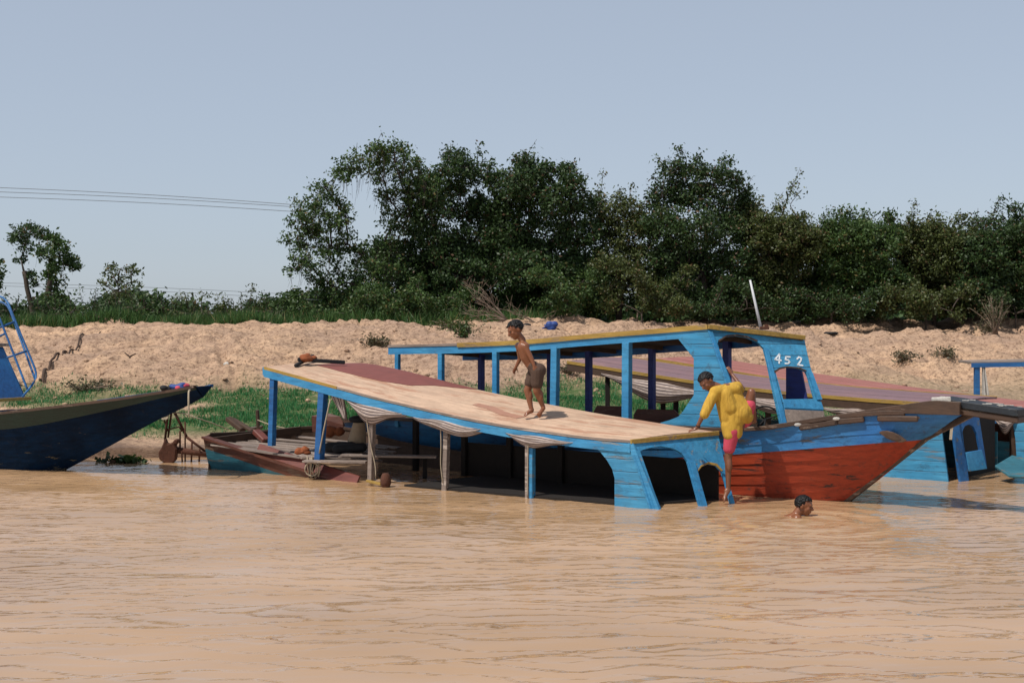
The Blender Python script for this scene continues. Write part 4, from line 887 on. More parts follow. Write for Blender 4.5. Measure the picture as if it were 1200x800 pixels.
# ================================================================== BOAT C: dark blue bow at the left
C = Line(-7.1, 20.0, 25)                              # centre line through the stem foot
boatC = thing('dark_blue_boat', 'dark navy blue boat at the left frame edge, its long pointed bow over the shore', 'boat', C.at(-1.5, 0, 0), -C.a)
oc = lambda s: -.80 if s < -.8 else -.80+.68*((s+.8)/3.9)**1.4 if s < 3.1 else -.12
Cg = C.curve(oc, [(-260,492),(-120,490),(0,484),(50,478.5),(100,472.5),(150,466),(190,459.5),(213,456),(229,453)], -8, 3.4)
tip = Cg[-1]; st, ot, zt = C.so(tip)
Cl = smooth_line(Cg, 50, 1)
Kc = smooth_line([C.at(-7, -.45, -.3), C.at(-2.5, -.42, -.3), C.at(-.6, -.22, -.22), C.at(.0, -.02, -.04), C.at(.9, 0, .36), C.at(1.9, 0, .82), C.at(2.6, 0, 1.10), C.at(st-.02, 0, zt-.15)], 50, 1)
Bc = [a.lerp(b, .22) for a, b in zip(Cl, Kc)]
mb = MB(); strakes([Cl, Bc], [2], .008, -C.v, mb, 1); strakes([Bc, Kc], [6], .012, -C.v, mb, 0); mb.build('hull', [M['navy'], M['navyd']], boatC, solid=.03, fix=False)
mc = lambda P: [C.at(C.so(p)[0], -C.so(p)[1], p.z) for p in P]
Cm, Bm, Km2 = mc(Cl), mc(Bc), mc(Kc); mb = MB(); strakes([Cm, Bm], [2], .008, C.v, mb, 1); strakes([Bm, Km2], [6], .012, C.v, mb, 0); mb.build('hull', [M['navy'], M['navyd']], boatC, solid=.03, fix=False)
MB().grid([[Cl[-1], Cm[-1]], [Kc[-1], Km2[-1]]]).build('bow_end', M['navy'], boatC, solid=.04, fix=False)
for P, m in ((Cl, 'yellow'), (Cm, 'blued')):
    sg = -1 if P is Cl else 1
    MB().slabgrid([[p+C.v*sg*.045+Vector((0, 0, .02)), p-C.v*sg*.03+Vector((0, 0, .02))] for p in P], (0, 0, -.04)).build('gunwale', M['rail' if P is Cl else 'blued'], boatC)
MB().slabgrid([[a.lerp(b, .04)+Vector((0, 0, .0)), a.lerp(b, .96)] for a, b in zip(Cl[:-1], Cm[:-1])], (0, 0, -.03)).build('fore_deck', M['tarp'], boatC)
MB().slabgrid([[a.lerp(b, .86)+Vector((0, 0, .07)), a.lerp(b, .86)+Vector((0, 0, .01))] for a, b in zip(Cl[34:46], Cm[34:46])], C.v*.03).build('deck_rail', M['blued'], boatC)
# cabin front (raked) with planks
q0 = C.at(-1.25, -.62, 1.06); cz = 1.02
cb = [C.at(-1.32, -.66, cz), C.at(-1.32, .66, cz), C.at(-1.85, .66, cz+.88), C.at(-1.85, -.66, cz+.88)]
MB().panel([cb], -C.u*.04).build('cabin_front', M['blued'], boatC, bevel=.004)
wl = lambda o_: [C.at(-1.32, o_, cz), C.at(-1.85, o_, cz+.88), C.at(-5, o_, cz+.88), C.at(-5, o_, cz)]
for o_ in (-.66, .66): MB().panel([wl(o_)], C.v*.03*(1 if o_ < 0 else -1)).build('cabin_side', M['blued'], boatC, bevel=.004)
MB().beam(C.at(-1.8, 0, cz+.91), C.at(-5, 0, cz+.91), 1.5, .05).build('cabin_roof', M['grey'], boatC)
MB().beam(C.at(-1.29, -.7, cz+.03), C.at(-1.29, .7, cz+.03), .05, .05).build('cabin_trim', M['yellow'], boatC)
MB().beam(C.at(-1.29, -.68, cz+.03), C.at(-3.5, -.70, cz+.03), .04, .04).build('cabin_trim', M['yellow'], boatC)
for (a, b) in [((16,408),(24,467))]: pass
# ladder of bent pipes at the cabin
YL = 19.6; lad = MB()
tubeP = lambda pts, r=.017: MB().tube(smooth_line([W(x, y, YL+d) for x, y, d in pts], 26, 2), r, 7)
for pts in ([(-26,352,.5),(-12,346,.5),(2,346,.45),(9,352,.4),(12,362,.3),(45,441,.1),(42,446,.1),(26,465,-.05)], [(-34,362,.9),(-10,352,.9),(3,353,.85),(10,358,.8),(16,375,.7),(41,444,.2)], [(-30,366,.1),(-14,360,.1),(-4,364,.05),(4,384,.0),(32,456,-.2)]):
    tubeP(pts).build('rail', M['blued'], boatC, smooth=True)
for a, b in (((-1,384,.0),(17,377,.3)), ((-1,394,.0),(6,391,.0)), ((8,419,.0),(32,411,.2)), ((17,376,.3),(26,398,.5))):
    MB().tube([W(a[0], a[1], YL+a[2]), W(b[0], b[1], YL+b[2])], .017, 7).build('rung', M['blued'], boatC, smooth=True)
MB().tube(smooth_line([W(223,457,18.62), W(221,457,18.47), W(221,466,18.42), W(221,488,18.42)], 14), .014, 6).build('mooring_rope', M['rope'], boatC, smooth=True)
# ================================================================== PEOPLE
def frame(f, u):
    f = Vector(f).normalized(); u = Vector(u); r = f.cross(u).normalized(); u = r.cross(f).normalized(); return f, u, r
def rotm(x, y, z): return Matrix((x, y, z)).transposed()
def head(mb, c, f, u, h):                            # c: centre of the head, f: facing, u: up, h: chin to crown
    f, u, r = frame(f, u); c = Vector(c); Rm = rotm(r, f, u)
    mb.ell(c+u*.12*h-f*.03*h, (.345*h, .42*h, .375*h), Rm, 18, 12)
    mb.ell(c-u*.14*h+f*.10*h, (.27*h, .31*h, .31*h), Rm, 16, 10)
    mb.ell(c-u*.36*h+f*.22*h, (.13*h, .12*h, .11*h), Rm)                                   # chin
    mb.cap(c+u*.06*h+f*.39*h, c-u*.10*h+f*.47*h, .035*h, .062*h)                           # nose
    mb.cap(c+u*.11*h+f*.345*h-r*.15*h, c+u*.11*h+f*.345*h+r*.15*h, .06*h, .06*h)           # brow
    mb.cap(c-u*.215*h+f*.375*h-r*.07*h, c-u*.215*h+f*.375*h+r*.07*h, .038*h, .038*h)       # lips
    mb.cap(c-u*.265*h+f*.36*h-r*.055*h, c-u*.265*h+f*.36*h+r*.055*h, .036*h, .036*h)
    for s in (-1, 1):
        mb.ell(c+r*s*.355*h-u*.02*h-f*.04*h, (.045*h, .085*h, .125*h), Rm, 10, 8)          # ears
        mb.ell(c+r*s*.17*h-u*.08*h+f*.27*h, (.11*h, .09*h, .11*h), Rm, 10, 8)              # cheeks
def face(parent, c, f, u, h, seed=1, hl=1.0, skin=None):
    f, u, r = frame(f, u); c = Vector(c); Rm = rotm(r, f, u)
    for s in (-1, 1): MB().ell(c+r*s*.15*h+u*.035*h+f*.365*h, (.055*h, .03*h, .028*h), Rm, 10, 6).build('eye', M['eye'], parent, smooth=True)
    MB().cap(c-u*.242*h+f*.392*h-r*.07*h, c-u*.242*h+f*.392*h+r*.07*h, .012*h, .012*h, 6).build('mouth', M['rust'], parent, smooth=True)
    rg = random.Random(seed); mb = MB(); mb.ell(c+u*.15*h-f*.06*h, (.362*h, .415*h, .375*h), Rm, 18, 12)
    cut = []
    for k in range(620):
        a = Vector((rg.gauss(0, 1), rg.gauss(0, 1), rg.gauss(0, 1))).normalized(); F_, U_ = a.y, a.z
        if U_ > .42-.25*(F_ < 0) or (F_ < -.10 and U_ > -.42*hl) or (abs(a.x) > .75 and U_ > .18 and F_ < .35):
            p = c+u*.13*h-f*.04*h+r*a.x*.362*h+f*a.y*.43*h+u*a.z*.40*h
            q = p+(r*a.x+f*(a.y*.4+.25)+u*(a.z*.3-.2))*.06*h+Vector((rg.uniform(-1, 1), rg.uniform(-1, 1), rg.uniform(-1, 1)))*.02*h
            mb.cap(p, q, .042*h, .018*h, 6)
    for k in range(0):
        pass
    # the base shell must not cover the face: drop its lower front part
    keep = []
    for fi, fc in enumerate(mb.f[:200+0]): pass
    shell_n = 18*11+2
    bad = set(i for i in range(shell_n) if (mb.v[i]-c).dot(f) > .12*h and (mb.v[i]-c).dot(u) < .30*h or (mb.v[i]-c).dot(u) < -.02*h and (mb.v[i]-c).dot(f) > -.15*h or (mb.v[i]-c).dot(u) < -.22*h)
    for i in bad: mb.v[i] = mb.v[i].lerp(c+u*.1*h-f*.06*h, .35)
    mb.flesh('hair', M['hair'], parent, .0055, 1)
def hand(mb, w, d, n, L, curl=.5, side=1, spread=.10):   # w wrist, d along the hand, n back-of-hand normal, side: thumb side
    d, n, t = frame(d, n); w = Vector(w); pal = L*.50; Rm = rotm(t, d, n)
    mb.cap(w-d*.02*L, w+d*.18*L, L*.155, L*.15); mb.ell(w+d*pal*.55, (L*.235, pal*.62, L*.105), Rm, 12, 8)
    for i, (ln, o) in enumerate([(.44, -.16), (.50, -.055), (.46, .055), (.36, .155)]):
        b = w+d*pal*.88+t*side*o*L*-1; dd = (d+t*side*-o*spread*6).normalized(); r = L*.050; p = b
        for k, fr in enumerate((.42, .32, .26)):
            a = curl*(k+.4); q = p+(dd*math.cos(a)-n*math.sin(a))*ln*L*fr; mb.cap(p, q, r, r*.88, 7); p = q; r *= .88
    b = w+d*pal*.22+t*side*.17*L; p = b
    for k, fr in enumerate((.30, .22)):
        q = p+(d*(.75+.1*k)+t*side*(.75-.5*k)-n*(.2+.5*curl)).normalized()*fr*L; mb.cap(p, q, L*.068, L*.055, 7); p = q
def foot(mb, ankle, toe, up, L, r=.03, flex=0):
    a = Vector(ankle); t = Vector(toe); d = (t-a); d.normalize(); d, u, s = frame(d, up); heel = t-d*L
    mb.cap(a, heel+d*r*1.1+u*r*.6, r, r*1.05); mb.cap(heel+d*r*1.1+u*r*.2, t-d*L*.30+u*r*.2, r*1.05, r*.95); mb.cap(a-u*.01, t-d*L*.33+u*r*.3, r*.9, r*.8)
    mb.cap(t-d*L*.30-s*r*.5, t-d*L*.30+s*r*.5, r*.72, r*.72)
    for k in range(5):
        o = (-.9+.45*k)*r*1.05; ln = L*(.20-.018*abs(k-1)); mb.cap(t-d*L*.26+s*o, t-d*L*.26+s*o+d*ln-u*.003, r*(.36 if k else .46), r*(.28 if k else .38), 7)

# ---- boy walking on the sunken roof, in short brown shorts
footA = roof_at(621, 489.5); footB = roof_at(637, 488.5); YB = footA.y
b = lambda px, py, d=0: W(px, py, YB+d)
p1 = thing('person', 'wet child in short dark brown shorts walking stooped along the sunken boat roof', 'person', footA)
hc, hf, hu = b(604.5, 386.5, 0), Vector((-.86, -.28, -.42)), Vector((-.42, -.05, .9))
hh = .255
mb = MB(); head(mb, hc, hf, hu, hh)
nk = b(611, 397); sh_n = b(615.5, 406, -.105); sh_f = b(607.5, 406, .115); ch = b(612, 409); ch2 = b(615.5, 418); wa = b(620.5, 426); pe = b(628.5, 433)
mb.cap(b(607,391), nk+Vector((.01, 0, -.01)), .044, .050); mb.cap(sh_n+Vector((.01, .03, .005)), sh_f+Vector((0, -.03, .01)), .052, .050)
for o in (-.055, .055): mb.cap(ch+Vector((.01, o, .03)), ch2+Vector((0, o*.8, 0)), .078, .072); mb.cap(ch2+Vector((0, o*.8, 0)), wa+Vector((0, o*.7, 0)), .072, .064); mb.cap(wa+Vector((0, o*.7, 0)), pe+Vector((-.012, o*.95, 0)), .066, .084)
mb.cap(b(614,404), b(622,424), .055, .045)                              # back line
for s, o in ((-1, -.07), (1, .07)): mb.ell(pe+Vector((.045, o, -.01)), (.075, .07, .085))
# near arm hangs, hand by the thigh; far arm swings forward
el = b(622.5, 419.5, -.13); wr = b(626, 428, -.15); mb.cap(sh_n, el, .043, .032); mb.cap(el, wr, .033, .022); hand(mb, wr, (.10, -.1, -.9), (-.3, -.95, .0), .125, .55, -1)
el2 = b(609.5, 420, .17); wr2 = b(604.5, 430, .19); mb.cap(sh_f, el2, .040, .031); mb.cap(el2, wr2, .032, .021); hand(mb, wr2, (-.35, .05, -.8), (-.5, .8, .3), .125, .6, 1)
# legs
hipn = pe+Vector((.015, -.085, -.02)); hipf = pe+Vector((-.02, .075, -.02))
kn = b(629, 458, -.08); an = b(637, 478, -.03); mb.cap(hipn, kn, .084, .052); mb.cap(kn, an, .052, .028); mb.ell(kn.lerp(an, .30)+Vector((.022, 0, 0)), (.042, .045, .085))
tB = b(630, 488.5, -.05); tB.z = roof_at(631, 489).z+.016; foot(mb, an, tB, (.55, 0, .85), .17, .027)
kf = b(618, 457, .05); af = b(623, 481, .02); mb.cap(hipf, kf, .080, .050); mb.cap(kf, af, .050, .028); mb.ell(kf.lerp(af, .30)+Vector((.018, 0, 0)), (.040, .045, .085))
tA = b(613.5, 489.5, -.03); tA.z = roof_at(614, 489.5).z+.020; foot(mb, af, tA, (.1, 0, 1), .18, .027)
mb.flesh('body', M['skin'], p1, .0075, 3)
face(p1, hc, hf, hu, hh, 3)
mb = MB()
for o in (-.055, .055): mb.cap(wa.lerp(pe, .45)+Vector((0, o*.85, 0)), pe+Vector((-.008, o, 0)), .081, .094)
for s, o in ((-1, -.07), (1, .07)): mb.ell(pe+Vector((.045, o, -.01)), (.088, .082, .097))
mb.cap(hipn, hipn.lerp(kn, .62), .096, .083); mb.cap(hipf, hipf.lerp(kf, .62), .092, .080)
mb.flesh('shorts', M['browncloth'], p1, .0085, 2)

# ---- child in the yellow shirt climbing from the sunken roof to the other boat
YC = 16.05
b = lambda px, py, d=0: W(px, py, YC+d)
p2 = thing('person', 'child in loose yellow shirt and pink shorts climbing between the two boats', 'person', Z(b(850, 590), 0))
hc, hf, hu = b(828.5, 447), Vector((-.62, -.45, -.66)), Vector((-.55, -.05, .83)); hh = .235
mb = MB(); head(mb, hc, hf, hu, hh)
mb.cap(b(832,449), b(843,454), .045, .052)
shl = b(838, 459, -.08); shr = b(864, 453, .06)
mb.cap(shl, shr, .055, .055); mb.cap(b(852,458), b(858,480), .10, .095); mb.cap(b(858,480), b(864,497), .095, .10)
el = b(825, 484, -.16); wr = b(816.5, 501.5, -.10); mb.cap(shl, el, .045, .034); mb.cap(el, wr, .034, .022)
hand(mb, wr, (-.85, .15, -.35), (-.15, -.35, .92), .135, .12, 1, .16)
el = b(870, 455, .10); wr = b(857.5, 438, .22); mb.cap(shr, el, .042, .033); mb.cap(el, wr, .033, .021)
hand(mb, wr, (-.45, .1, .85), (.35, -.9, .2), .13, .35, 1)
hl = b(858, 506, -.05); kn = b(853.5, 533, -.02); an = b(853.5, 573, .0)
mb.cap(hl, kn, .085, .050); mb.cap(kn, an, .050, .028); mb.ell(kn.lerp(an, .28)+Vector((.005, -.02, 0)), (.044, .046, .10))
tt = b(847.5, 589, -.06); foot(mb, an, tt, (-.5, .3, .8), .19, .029)
hr = b(872, 492, .05); kr = b(880.5, 459.5, .0); ar = b(884, 493, .26); mb.cap(hr, kr+Vector((0, 0, -.02)), .085, .055); mb.cap(kr, ar, .052, .030); foot(mb, ar, b(872, 500, .28), (.1, 0, 1), .18, .028)
mb.flesh('body', M['skin2'], p2, .0075, 3)
face(p2, hc, hf, hu, hh, 5)
mb = MB()
mb.cap(b(848,456,.01), b(858,454,.02), .066, .066); mb.cap(shl, shr, .074, .070); mb.cap(b(845,458,-.05), b(862,456,-.02), .072, .068); mb.cap(b(850,462,-.06), b(856,478,-.07), .09, .10)
mb.cap(b(843,459,-.03), b(852,490,-.03), .078, .10); mb.cap(b(861,457,.03), b(868,482,.0), .076, .115); mb.cap(b(855,470,0), b(860,492,-.02), .105, .135)
mb.cap(b(868,480), b(874,488,.0), .11, .098); mb.cap(b(860,486,-.03), b(857,503,-.05), .125, .098); mb.cap(b(852,492,-.04), b(853,509,-.06), .06, .055); mb.cap(b(862,495,-.04), b(862,509,-.05), .075, .055)
mb.cap(shl, b(830.5, 474, -.12), .066, .068); mb.cap(b(830.5,474,-.12), b(825.5,485.5,-.155), .068, .060); mb.cap(shr, b(867.5,457,.08), .064, .054)
mb.ell(b(867, 486, -.04), (.13, .10, .12)); mb.ell(b(873, 481, -.0), (.10, .10, .10)); mb.ell(b(859, 494, -.05), (.12, .10, .14)); mb.cap(b(852,498,-.05), b(855,509,-.06), .085, .085); mb.cap(b(862,498,-.05), b(863,507,-.05), .09, .08)
mb.cap(b(850,470,-.01), b(867,485,-.03), .115, .125); mb.cap(b(860,466), b(872,480,.0), .095, .11)
mb.flesh('shirt', M['shirt'], p2, .009, 8)
MB().cap(b(858,505,-.05), b(854.5,525,-.03), .098, .077, 16).flesh('shorts', M['pinkcloth'], p2, .009, 2, label=None)
mb = MB(); mb.cap(hr, b(878,475,.0), .10, .082); mb.flesh('shorts', M['pinkcloth'], p2, .009, 2)
mb = MB(); c = b(818, 499, -.11); ax_ = (b(825,484,-.16)-b(816.5,501.5,-.10)).normalized(); s1 = ax_.cross(Vector((0, 1, 0))).normalized(); s2 = ax_.cross(s1)
mb.tube([c+(s1*math.cos(t)+s2*math.sin(t))*.027 for t in np.linspace(0, 2*math.pi, 14)], .006, 5, cap=False); mb.build('bracelet', M['black'], p2, smooth=True)

# ---- swimmer
YS = 15.0
b = lambda px, py, d=0: W(px, py, YS+d)
p3 = thing('person', 'bare shouldered child swimming with only head and shoulders above the water', 'person', Z(b(938, 604), 0))
hc, hf, hu = b(942, 592.5), Vector((.90, -.38, -.16)), Vector((.16, 0, .98)); hh = .235
mb = MB(); head(mb, hc, hf, hu, hh)
mb.cap(b(937,597), b(931,606), .050, .058); mb.cap(b(934,608,-.14), b(929,607.5,.16), .060, .058); mb.cap(b(929,608.5), b(919,613), .082, .08); mb.cap(b(921,612), b(905,625), .09, .085)
el = b(946, 622, -.25); mb.cap(b(934,609,-.15), el, .045, .035); wr = b(962, 620, -.22); mb.cap(el, wr, .034, .023); hand(mb, wr, (.95, 0, -.1), (0, 0, 1), .13, .15, 1)
el = b(944, 624, .25); mb.cap(b(929,608,.17), el, .045, .035); wr = b(960, 622, .24); mb.cap(el, wr, .034, .023); hand(mb, wr, (.95, 0, -.1), (0, 0, 1), .13, .15, -1)
mb.cap(b(905,625), b(880,640), .085, .09)
mb.flesh('body', M['skin'], p3, .008, 3)
face(p3, hc, hf, hu, hh, 9, 1.25)
# ================================================================== THINGS ON THE BANK AND ON THE BOATS
# rusty frame standing in the shallows
YF = 21.05
f0 = lambda px, py, d=0: W(px, py, YF+d)
r1 = thing('rusty_frame', 'rusty iron frame with propeller housing standing at the waterline left of the sunken stern', 'scrap metal', Z(f0(205, 545), 0))
for a, c_, r in [((197,480),(193,520),.022),((201,482),(197,512),.018),((203,480),(219,512),.024),((219,512),(245,532),.022),((197,503),(210,500),.012),((210,500),(213,505),.012),((211,505),(211,528),.016),((217,494),(217,545),.014),((225,517),(224,548),.016),((234,526),(233,549),.016),((213,528),(214,549),.014),((224,548),(246,540),.014),((190,486),(197,505),.014)]:
    MB().tube([f0(*a), f0(*c_, .15)], [r, r*.9], 7).build('strut', M['rust'], r1, smooth=True)
MB().box(f0(203.5,476.5), (.30, .18, .025), Matrix.Rotation(.08, 3, 'Y')).build('top_plate', M['rail'], r1, bevel=.006)
MB().tube([f0(207,527,.05), f0(247,533,.05)], [.055, .038], 10).build('shaft', M['rust'], r1, smooth=True)
pts = [(193,513),(196,520),(201,519),(205,514),(209,515),(208,520),(205,521),(207,527),(206,538),(203,542),(193,543),(186,538),(185,530),(189,524),(191,519)]
MB().panel([[f0(x, y, -.06) for x, y in pts]], (0, .12, 0)).build('housing', M['rust'], r1, bevel=.02)
mb = MB()
for k in range(6): mb.tube([f0(193,484,-.03)+Vector((.07*math.cos(t+k), -.02*k*.3, .06*math.sin(t+k)-.01*k)) for t in np.linspace(0, 6, 12)], .008, 5)
mb.build('rope_coil', M['rope'], r1, smooth=True)
def rope(lab, P, r=.010, name='rope', mat='rope', n=30):
    o = MB().tube(smooth_line(P, n, 2), r, 6).build(name, M[mat], None, loc=P[0], smooth=True); props(o, lab, 'rope'); return o
rope('pale slack rope from the rusty frame towards the driftwood behind the sunken stern', [f0(199,483), f0(215,484), f0(232,490), W(250,496,21.3), W(268,503,21.6)])
rope('thin rope running from the driftwood pile under the sunken boat roof', [W(302,492,21.9), W(318,498,21.5), W(345,504,21.3)], .009)
# driftwood at the stern
gr = 'driftwood pieces behind the sunken stern'
def stick(lab, a, b_, w, cat='driftwood', name='driftwood', mat='darkwood', group=gr):
    o = MB().beam(a, b_, w, w*.6).build(name, M[mat], None, loc=a, bevel=.012); props(o, lab, cat, group); return o
stick('forked brown driftwood plank leaning left, first of the pile', W(267,490,22.1), W(285,504,21.9), .13)
stick('thinner driftwood plank lying across the forked one', W(273,491,22.2), W(296,505,21.8), .09)
stick('short grey driftwood piece lying flat in the pile', W(285,503,22.0), W(308,500,22.0), .08, mat='rail')
stick('upright mooring stake wound with rope behind the sunken stern', W(301.5,480,22.0), W(303,506,22.0), .09)
stick('brown board leaning inside the sunken stern', W(300,505,20.5), W(312,517,20.3), .14, 'board', 'loose_board', 'maroon', None)
# things in the sunken boat
def tagm(o, lab, cat): props(o, lab, cat); return o
bb = [W(365,487,20.6), W(385,484,20.6), W(399,488,20.55), W(404,498,20.5), W(398,507,20.5), W(366,506,20.6)]
tagm(MB().panel([bb], (0, .04, 0)).build('backboard', M['redwood'], None, loc=bb[0], bevel=.006), 'brown rounded board standing in the shade behind the second blue post', 'board')
mb = MB()
for k in range(7): mb.ell(W(388+random.uniform(-10, 12), 506+random.uniform(-4, 2), 20.1), (random.uniform(.06, .12), .07, random.uniform(.04, .07)), Matrix.Rotation(random.uniform(-.6, .6), 3, 'Y'))
tagm(mb.flesh('cloth_bundle', M['orange'], None, .012, 3, W(388, 508, 20.1)), 'orange rags heaped against the brown rounded board', 'rags')
mb = MB()
for k in range(6): mb.ell(W(355+random.uniform(-6, 7), 529+random.uniform(-3, 2), 19.05), (random.uniform(.05, .10), .07, random.uniform(.025, .05)), Matrix.Rotation(random.uniform(-.6, .6), 3, 'Y'))
tagm(mb.flesh('cloth_bundle', M['orange'], None, .012, 3, W(355, 531, 19.05)), 'crumpled red cloth on the deck by the second blue post', 'rags')
mb = MB(); mb.cap(W(421,497,19.6), W(418,520,19.6), .10, .15, 14); mb.ell(W(413,523,19.5), (.10, .1, .08))
tagm(mb.flesh('sack', M['sack'], None, .014, 4, W(418, 527, 19.6)), 'beige sack standing on the deck behind the first wooden post', 'sack')
mb = MB(); mb.ell(W(420,491,19.55), (.16, .13, .06)); mb.cap(W(385,524,19.4), W(412,524,19.4), .08, .09); mb.cap(W(395,526,19.3), W(425,524,19.3), .07, .07)
tagm(mb.flesh('cloth_bundle', M['black'], None, .014, 4, W(400, 528, 19.4)), 'black cloth draped over the beige sack and the deck', 'cloth')
mb = MB(); c = W(452, 561, 17.75); mb.tube([c+Vector((0, 0, z)) for z in (-.12, -.06, 0, .05, .075, .08)], [.05, .075, .075, .06, .045, .04], 16)
tagm(mb.build('pot', M['rust'], None, loc=Z(c, 0), smooth=True), 'small rusty round pot at the submerged end of the hull rail', 'pot')
# sticks and orange cloth on the sunken roof
k1, k2 = roof_at(350, 427), roof_at(402, 430)
P = [roof_at(347,429)+Vector((0, 0, .03)), roof_at(372,427)+Vector((0, 0, .05)), roof_at(403,430)+Vector((0, 0, .06))]
tagm(MB().beam(P[0]+Vector((.03, 0, .06)), P[2], .05, .06).build('wooden_pole', M['black'], None, loc=P[0], bevel=.01), 'dark pole lying across the left end of the sunken roof', 'pole')
tagm(MB().beam(roof_at(347,430.5)+Vector((0, 0, .03)), roof_at(366,424)+Vector((0, 0, .10)), .05, .05).build('wooden_stick', M['black'], None, loc=P[0], bevel=.01), 'short dark stick crossing under the longer pole on the roof', 'stick')
mb = MB()
for k in range(8): mb.ell(P[0].lerp(P[2], .1+.03*k)+Vector((random.uniform(-.05, .05), random.uniform(-.06, .06), .08+random.uniform(-.02, .03))), (random.uniform(.05, .09), .07, random.uniform(.03, .055)), Matrix.Rotation(random.uniform(-.6, .6), 3, 'Y'))
tagm(mb.flesh('cloth_bundle', M['orange'], None, .011, 3, P[0]), 'orange brown rag bunched around the dark pole on the sunken roof', 'rags')
# clutter on the blue bow
for (x, y, rx, m, nm, lab) in [(207,455,.10,'bluecloth','cloth_bundle','blue cloth heap near the tip of the navy bow'),(214,456,.08,'pinkcloth','cloth_bundle','small pink cloth beside the blue heap on the navy bow'),(197,457.5,.09,'black','cloth_bundle','black bundle left of the blue cloth on the navy bow')]:
    mb = MB(); c = W(x, y-1.5, 18.75)
    for k in range(5): mb.ell(c+Vector((random.uniform(-.08, .08), random.uniform(-.05, .05), random.uniform(-.01, .04))), (rx*random.uniform(.6, 1), .06, .04), Matrix.Rotation(random.uniform(-.5, .5), 3, 'Y'))
    tagm(mb.flesh(nm, M[m], None, .011, 3, c), lab, 'cloth')
# floating water plants
for x, lab in ((139, 'dark floating water plant left of its pale neighbour'), (154, 'pale leafed floating water plant near the navy bow')):
    c = W(x, 540, 21.0); c.z = .03; rt = thing('water_plant', lab, 'plant', c, 0, 'floating plants at the shore')
    q = np.array(c)+RNG.normal(size=(60, 3))*np.array([.13, .08, .045]); q[:, 2] = np.abs(q[:, 2]-.03)+.02
    V, F = leaves_np(q, .12, .8); link_mesh('leaves', np_mesh('leaves', V, F, FR[rt.name]), M['leafA' if x > 145 else 'leafB'], rt, FR[rt.name])
    mb = MB(); mb.tube([c+Vector((0, 0, -.08)), c+Vector((.02, 0, .04))], [.02, .01], 6); mb.build('stalk', M['leafB'], rt)
# the long vine / branch on the bank, small stakes, stones and clods
def bank_y(px, py):                                  # where a picture position meets the ground
    ys = np.linspace(21.2, 46, 500); xs = (px-600)/FPX*ys; h, _ = ground_h(xs, ys); pyv = HZ+(EYE-h)/ys*FPX
    k = np.argmin(np.abs(pyv-py)+(.0)*ys); return Vector((xs[k], ys[k], h[k]))
P = []
for x, y in [(47,446),(58,432),(72,423),(90,413),(104,402),(118,391)]: p = bank_y(x, y); P.append(p+Vector((0, 0, .05)))
P2 = smooth_line(P, 60, 2)
for p in P2: p.z = max(gz(p.x+a_, p.y+b_) for a_ in (-.08, 0, .08) for b_ in (-.08, 0, .08))+.03
tagm(MB().tube(P2, [.036-.02*i/59 for i in range(60)], 6).build('fallen_branch', M['darkwood'], None, loc=P2[0], smooth=True), 'long thin dark branch lying up the slope at the left', 'branch')
def stub(px, py, px2, py2, r, lab, cross=True):
    a = bank_y(px, py); q = W(px2, py2, a.y); mb = MB().tube([a-Vector((0, 0, .1)), a.lerp(q, .6)+Vector((.02, 0, 0)), q], [r, r*.8, r*.5], 6)
    if cross: mb.tube([q+Vector((-.12, 0, .08)), q+Vector((.0, 0, -.02)), q+Vector((.14, .02, .06))], [r*.4, r*.7, r*.4], 5)
    tagm(mb.build('dead_stub', M['darkwood'], None, loc=a, smooth=True), lab, 'dead plant')
stub(149.5, 427, 152, 417, .035, 'short dead stump sticking out of the slope above the navy bow')
o = bank_y(266, 429); tagm(MB().ell(o+Vector((0, 0, .04)), (.09, .06, .06)).flesh('plastic_bag', M['cream'], None, .015, 2, o), 'small white scrap lying on the sand slope', 'litter')
o = bank_y(18, 451); tagm(MB().ell(o+Vector((0, 0, .05)), (.12, .07, .09)).flesh('plastic_bag', M['cream'], None, .015, 2, o), 'white scrap on the ground beside the blue ladder', 'litter')
o = bank_y(973, 392); mb = MB()
for k in range(6): mb.ell(o+Vector((random.uniform(-.2, .2), random.uniform(-.1, .1), .04)), (random.uniform(.08, .15), .08, .05))
tagm(mb.flesh('cloth_bundle', M['black'], None, .02, 2, o), 'black rag on the sand near the top of the bank', 'rags')
rgc = np.random.default_rng(11)
mb = MB()
def rock(mb, c, r):
    mb.ell(c, (r*rgc.uniform(.7, 1.3), r*rgc.uniform(.7, 1.2), r*rgc.uniform(.45, .8)), Matrix.Rotation(rgc.uniform(0, 3), 3, 'Z'), 7, 5)
for k in range(1300):
    px = rgc.uniform(-20, 1220); y = rgc.uniform(24, 39.5); x = (px-600)/FPX*y; h, d = ground_h(np.array([x]), np.array([y]))
    if d[0] < 4.3: continue
    rock(mb, Vector((x, y, h[0]+.01)), .018+.06*rgc.random()**3)
o = mb.build('clods', [l for l in bpy.data.materials if l.name == 'sandy_river_bank'][0], None, loc=(0, 0, 0), smooth=False, fix=False); props(o, 'scattered clods and pebbles of dry earth on the slope', 'clods', None, 'stuff')
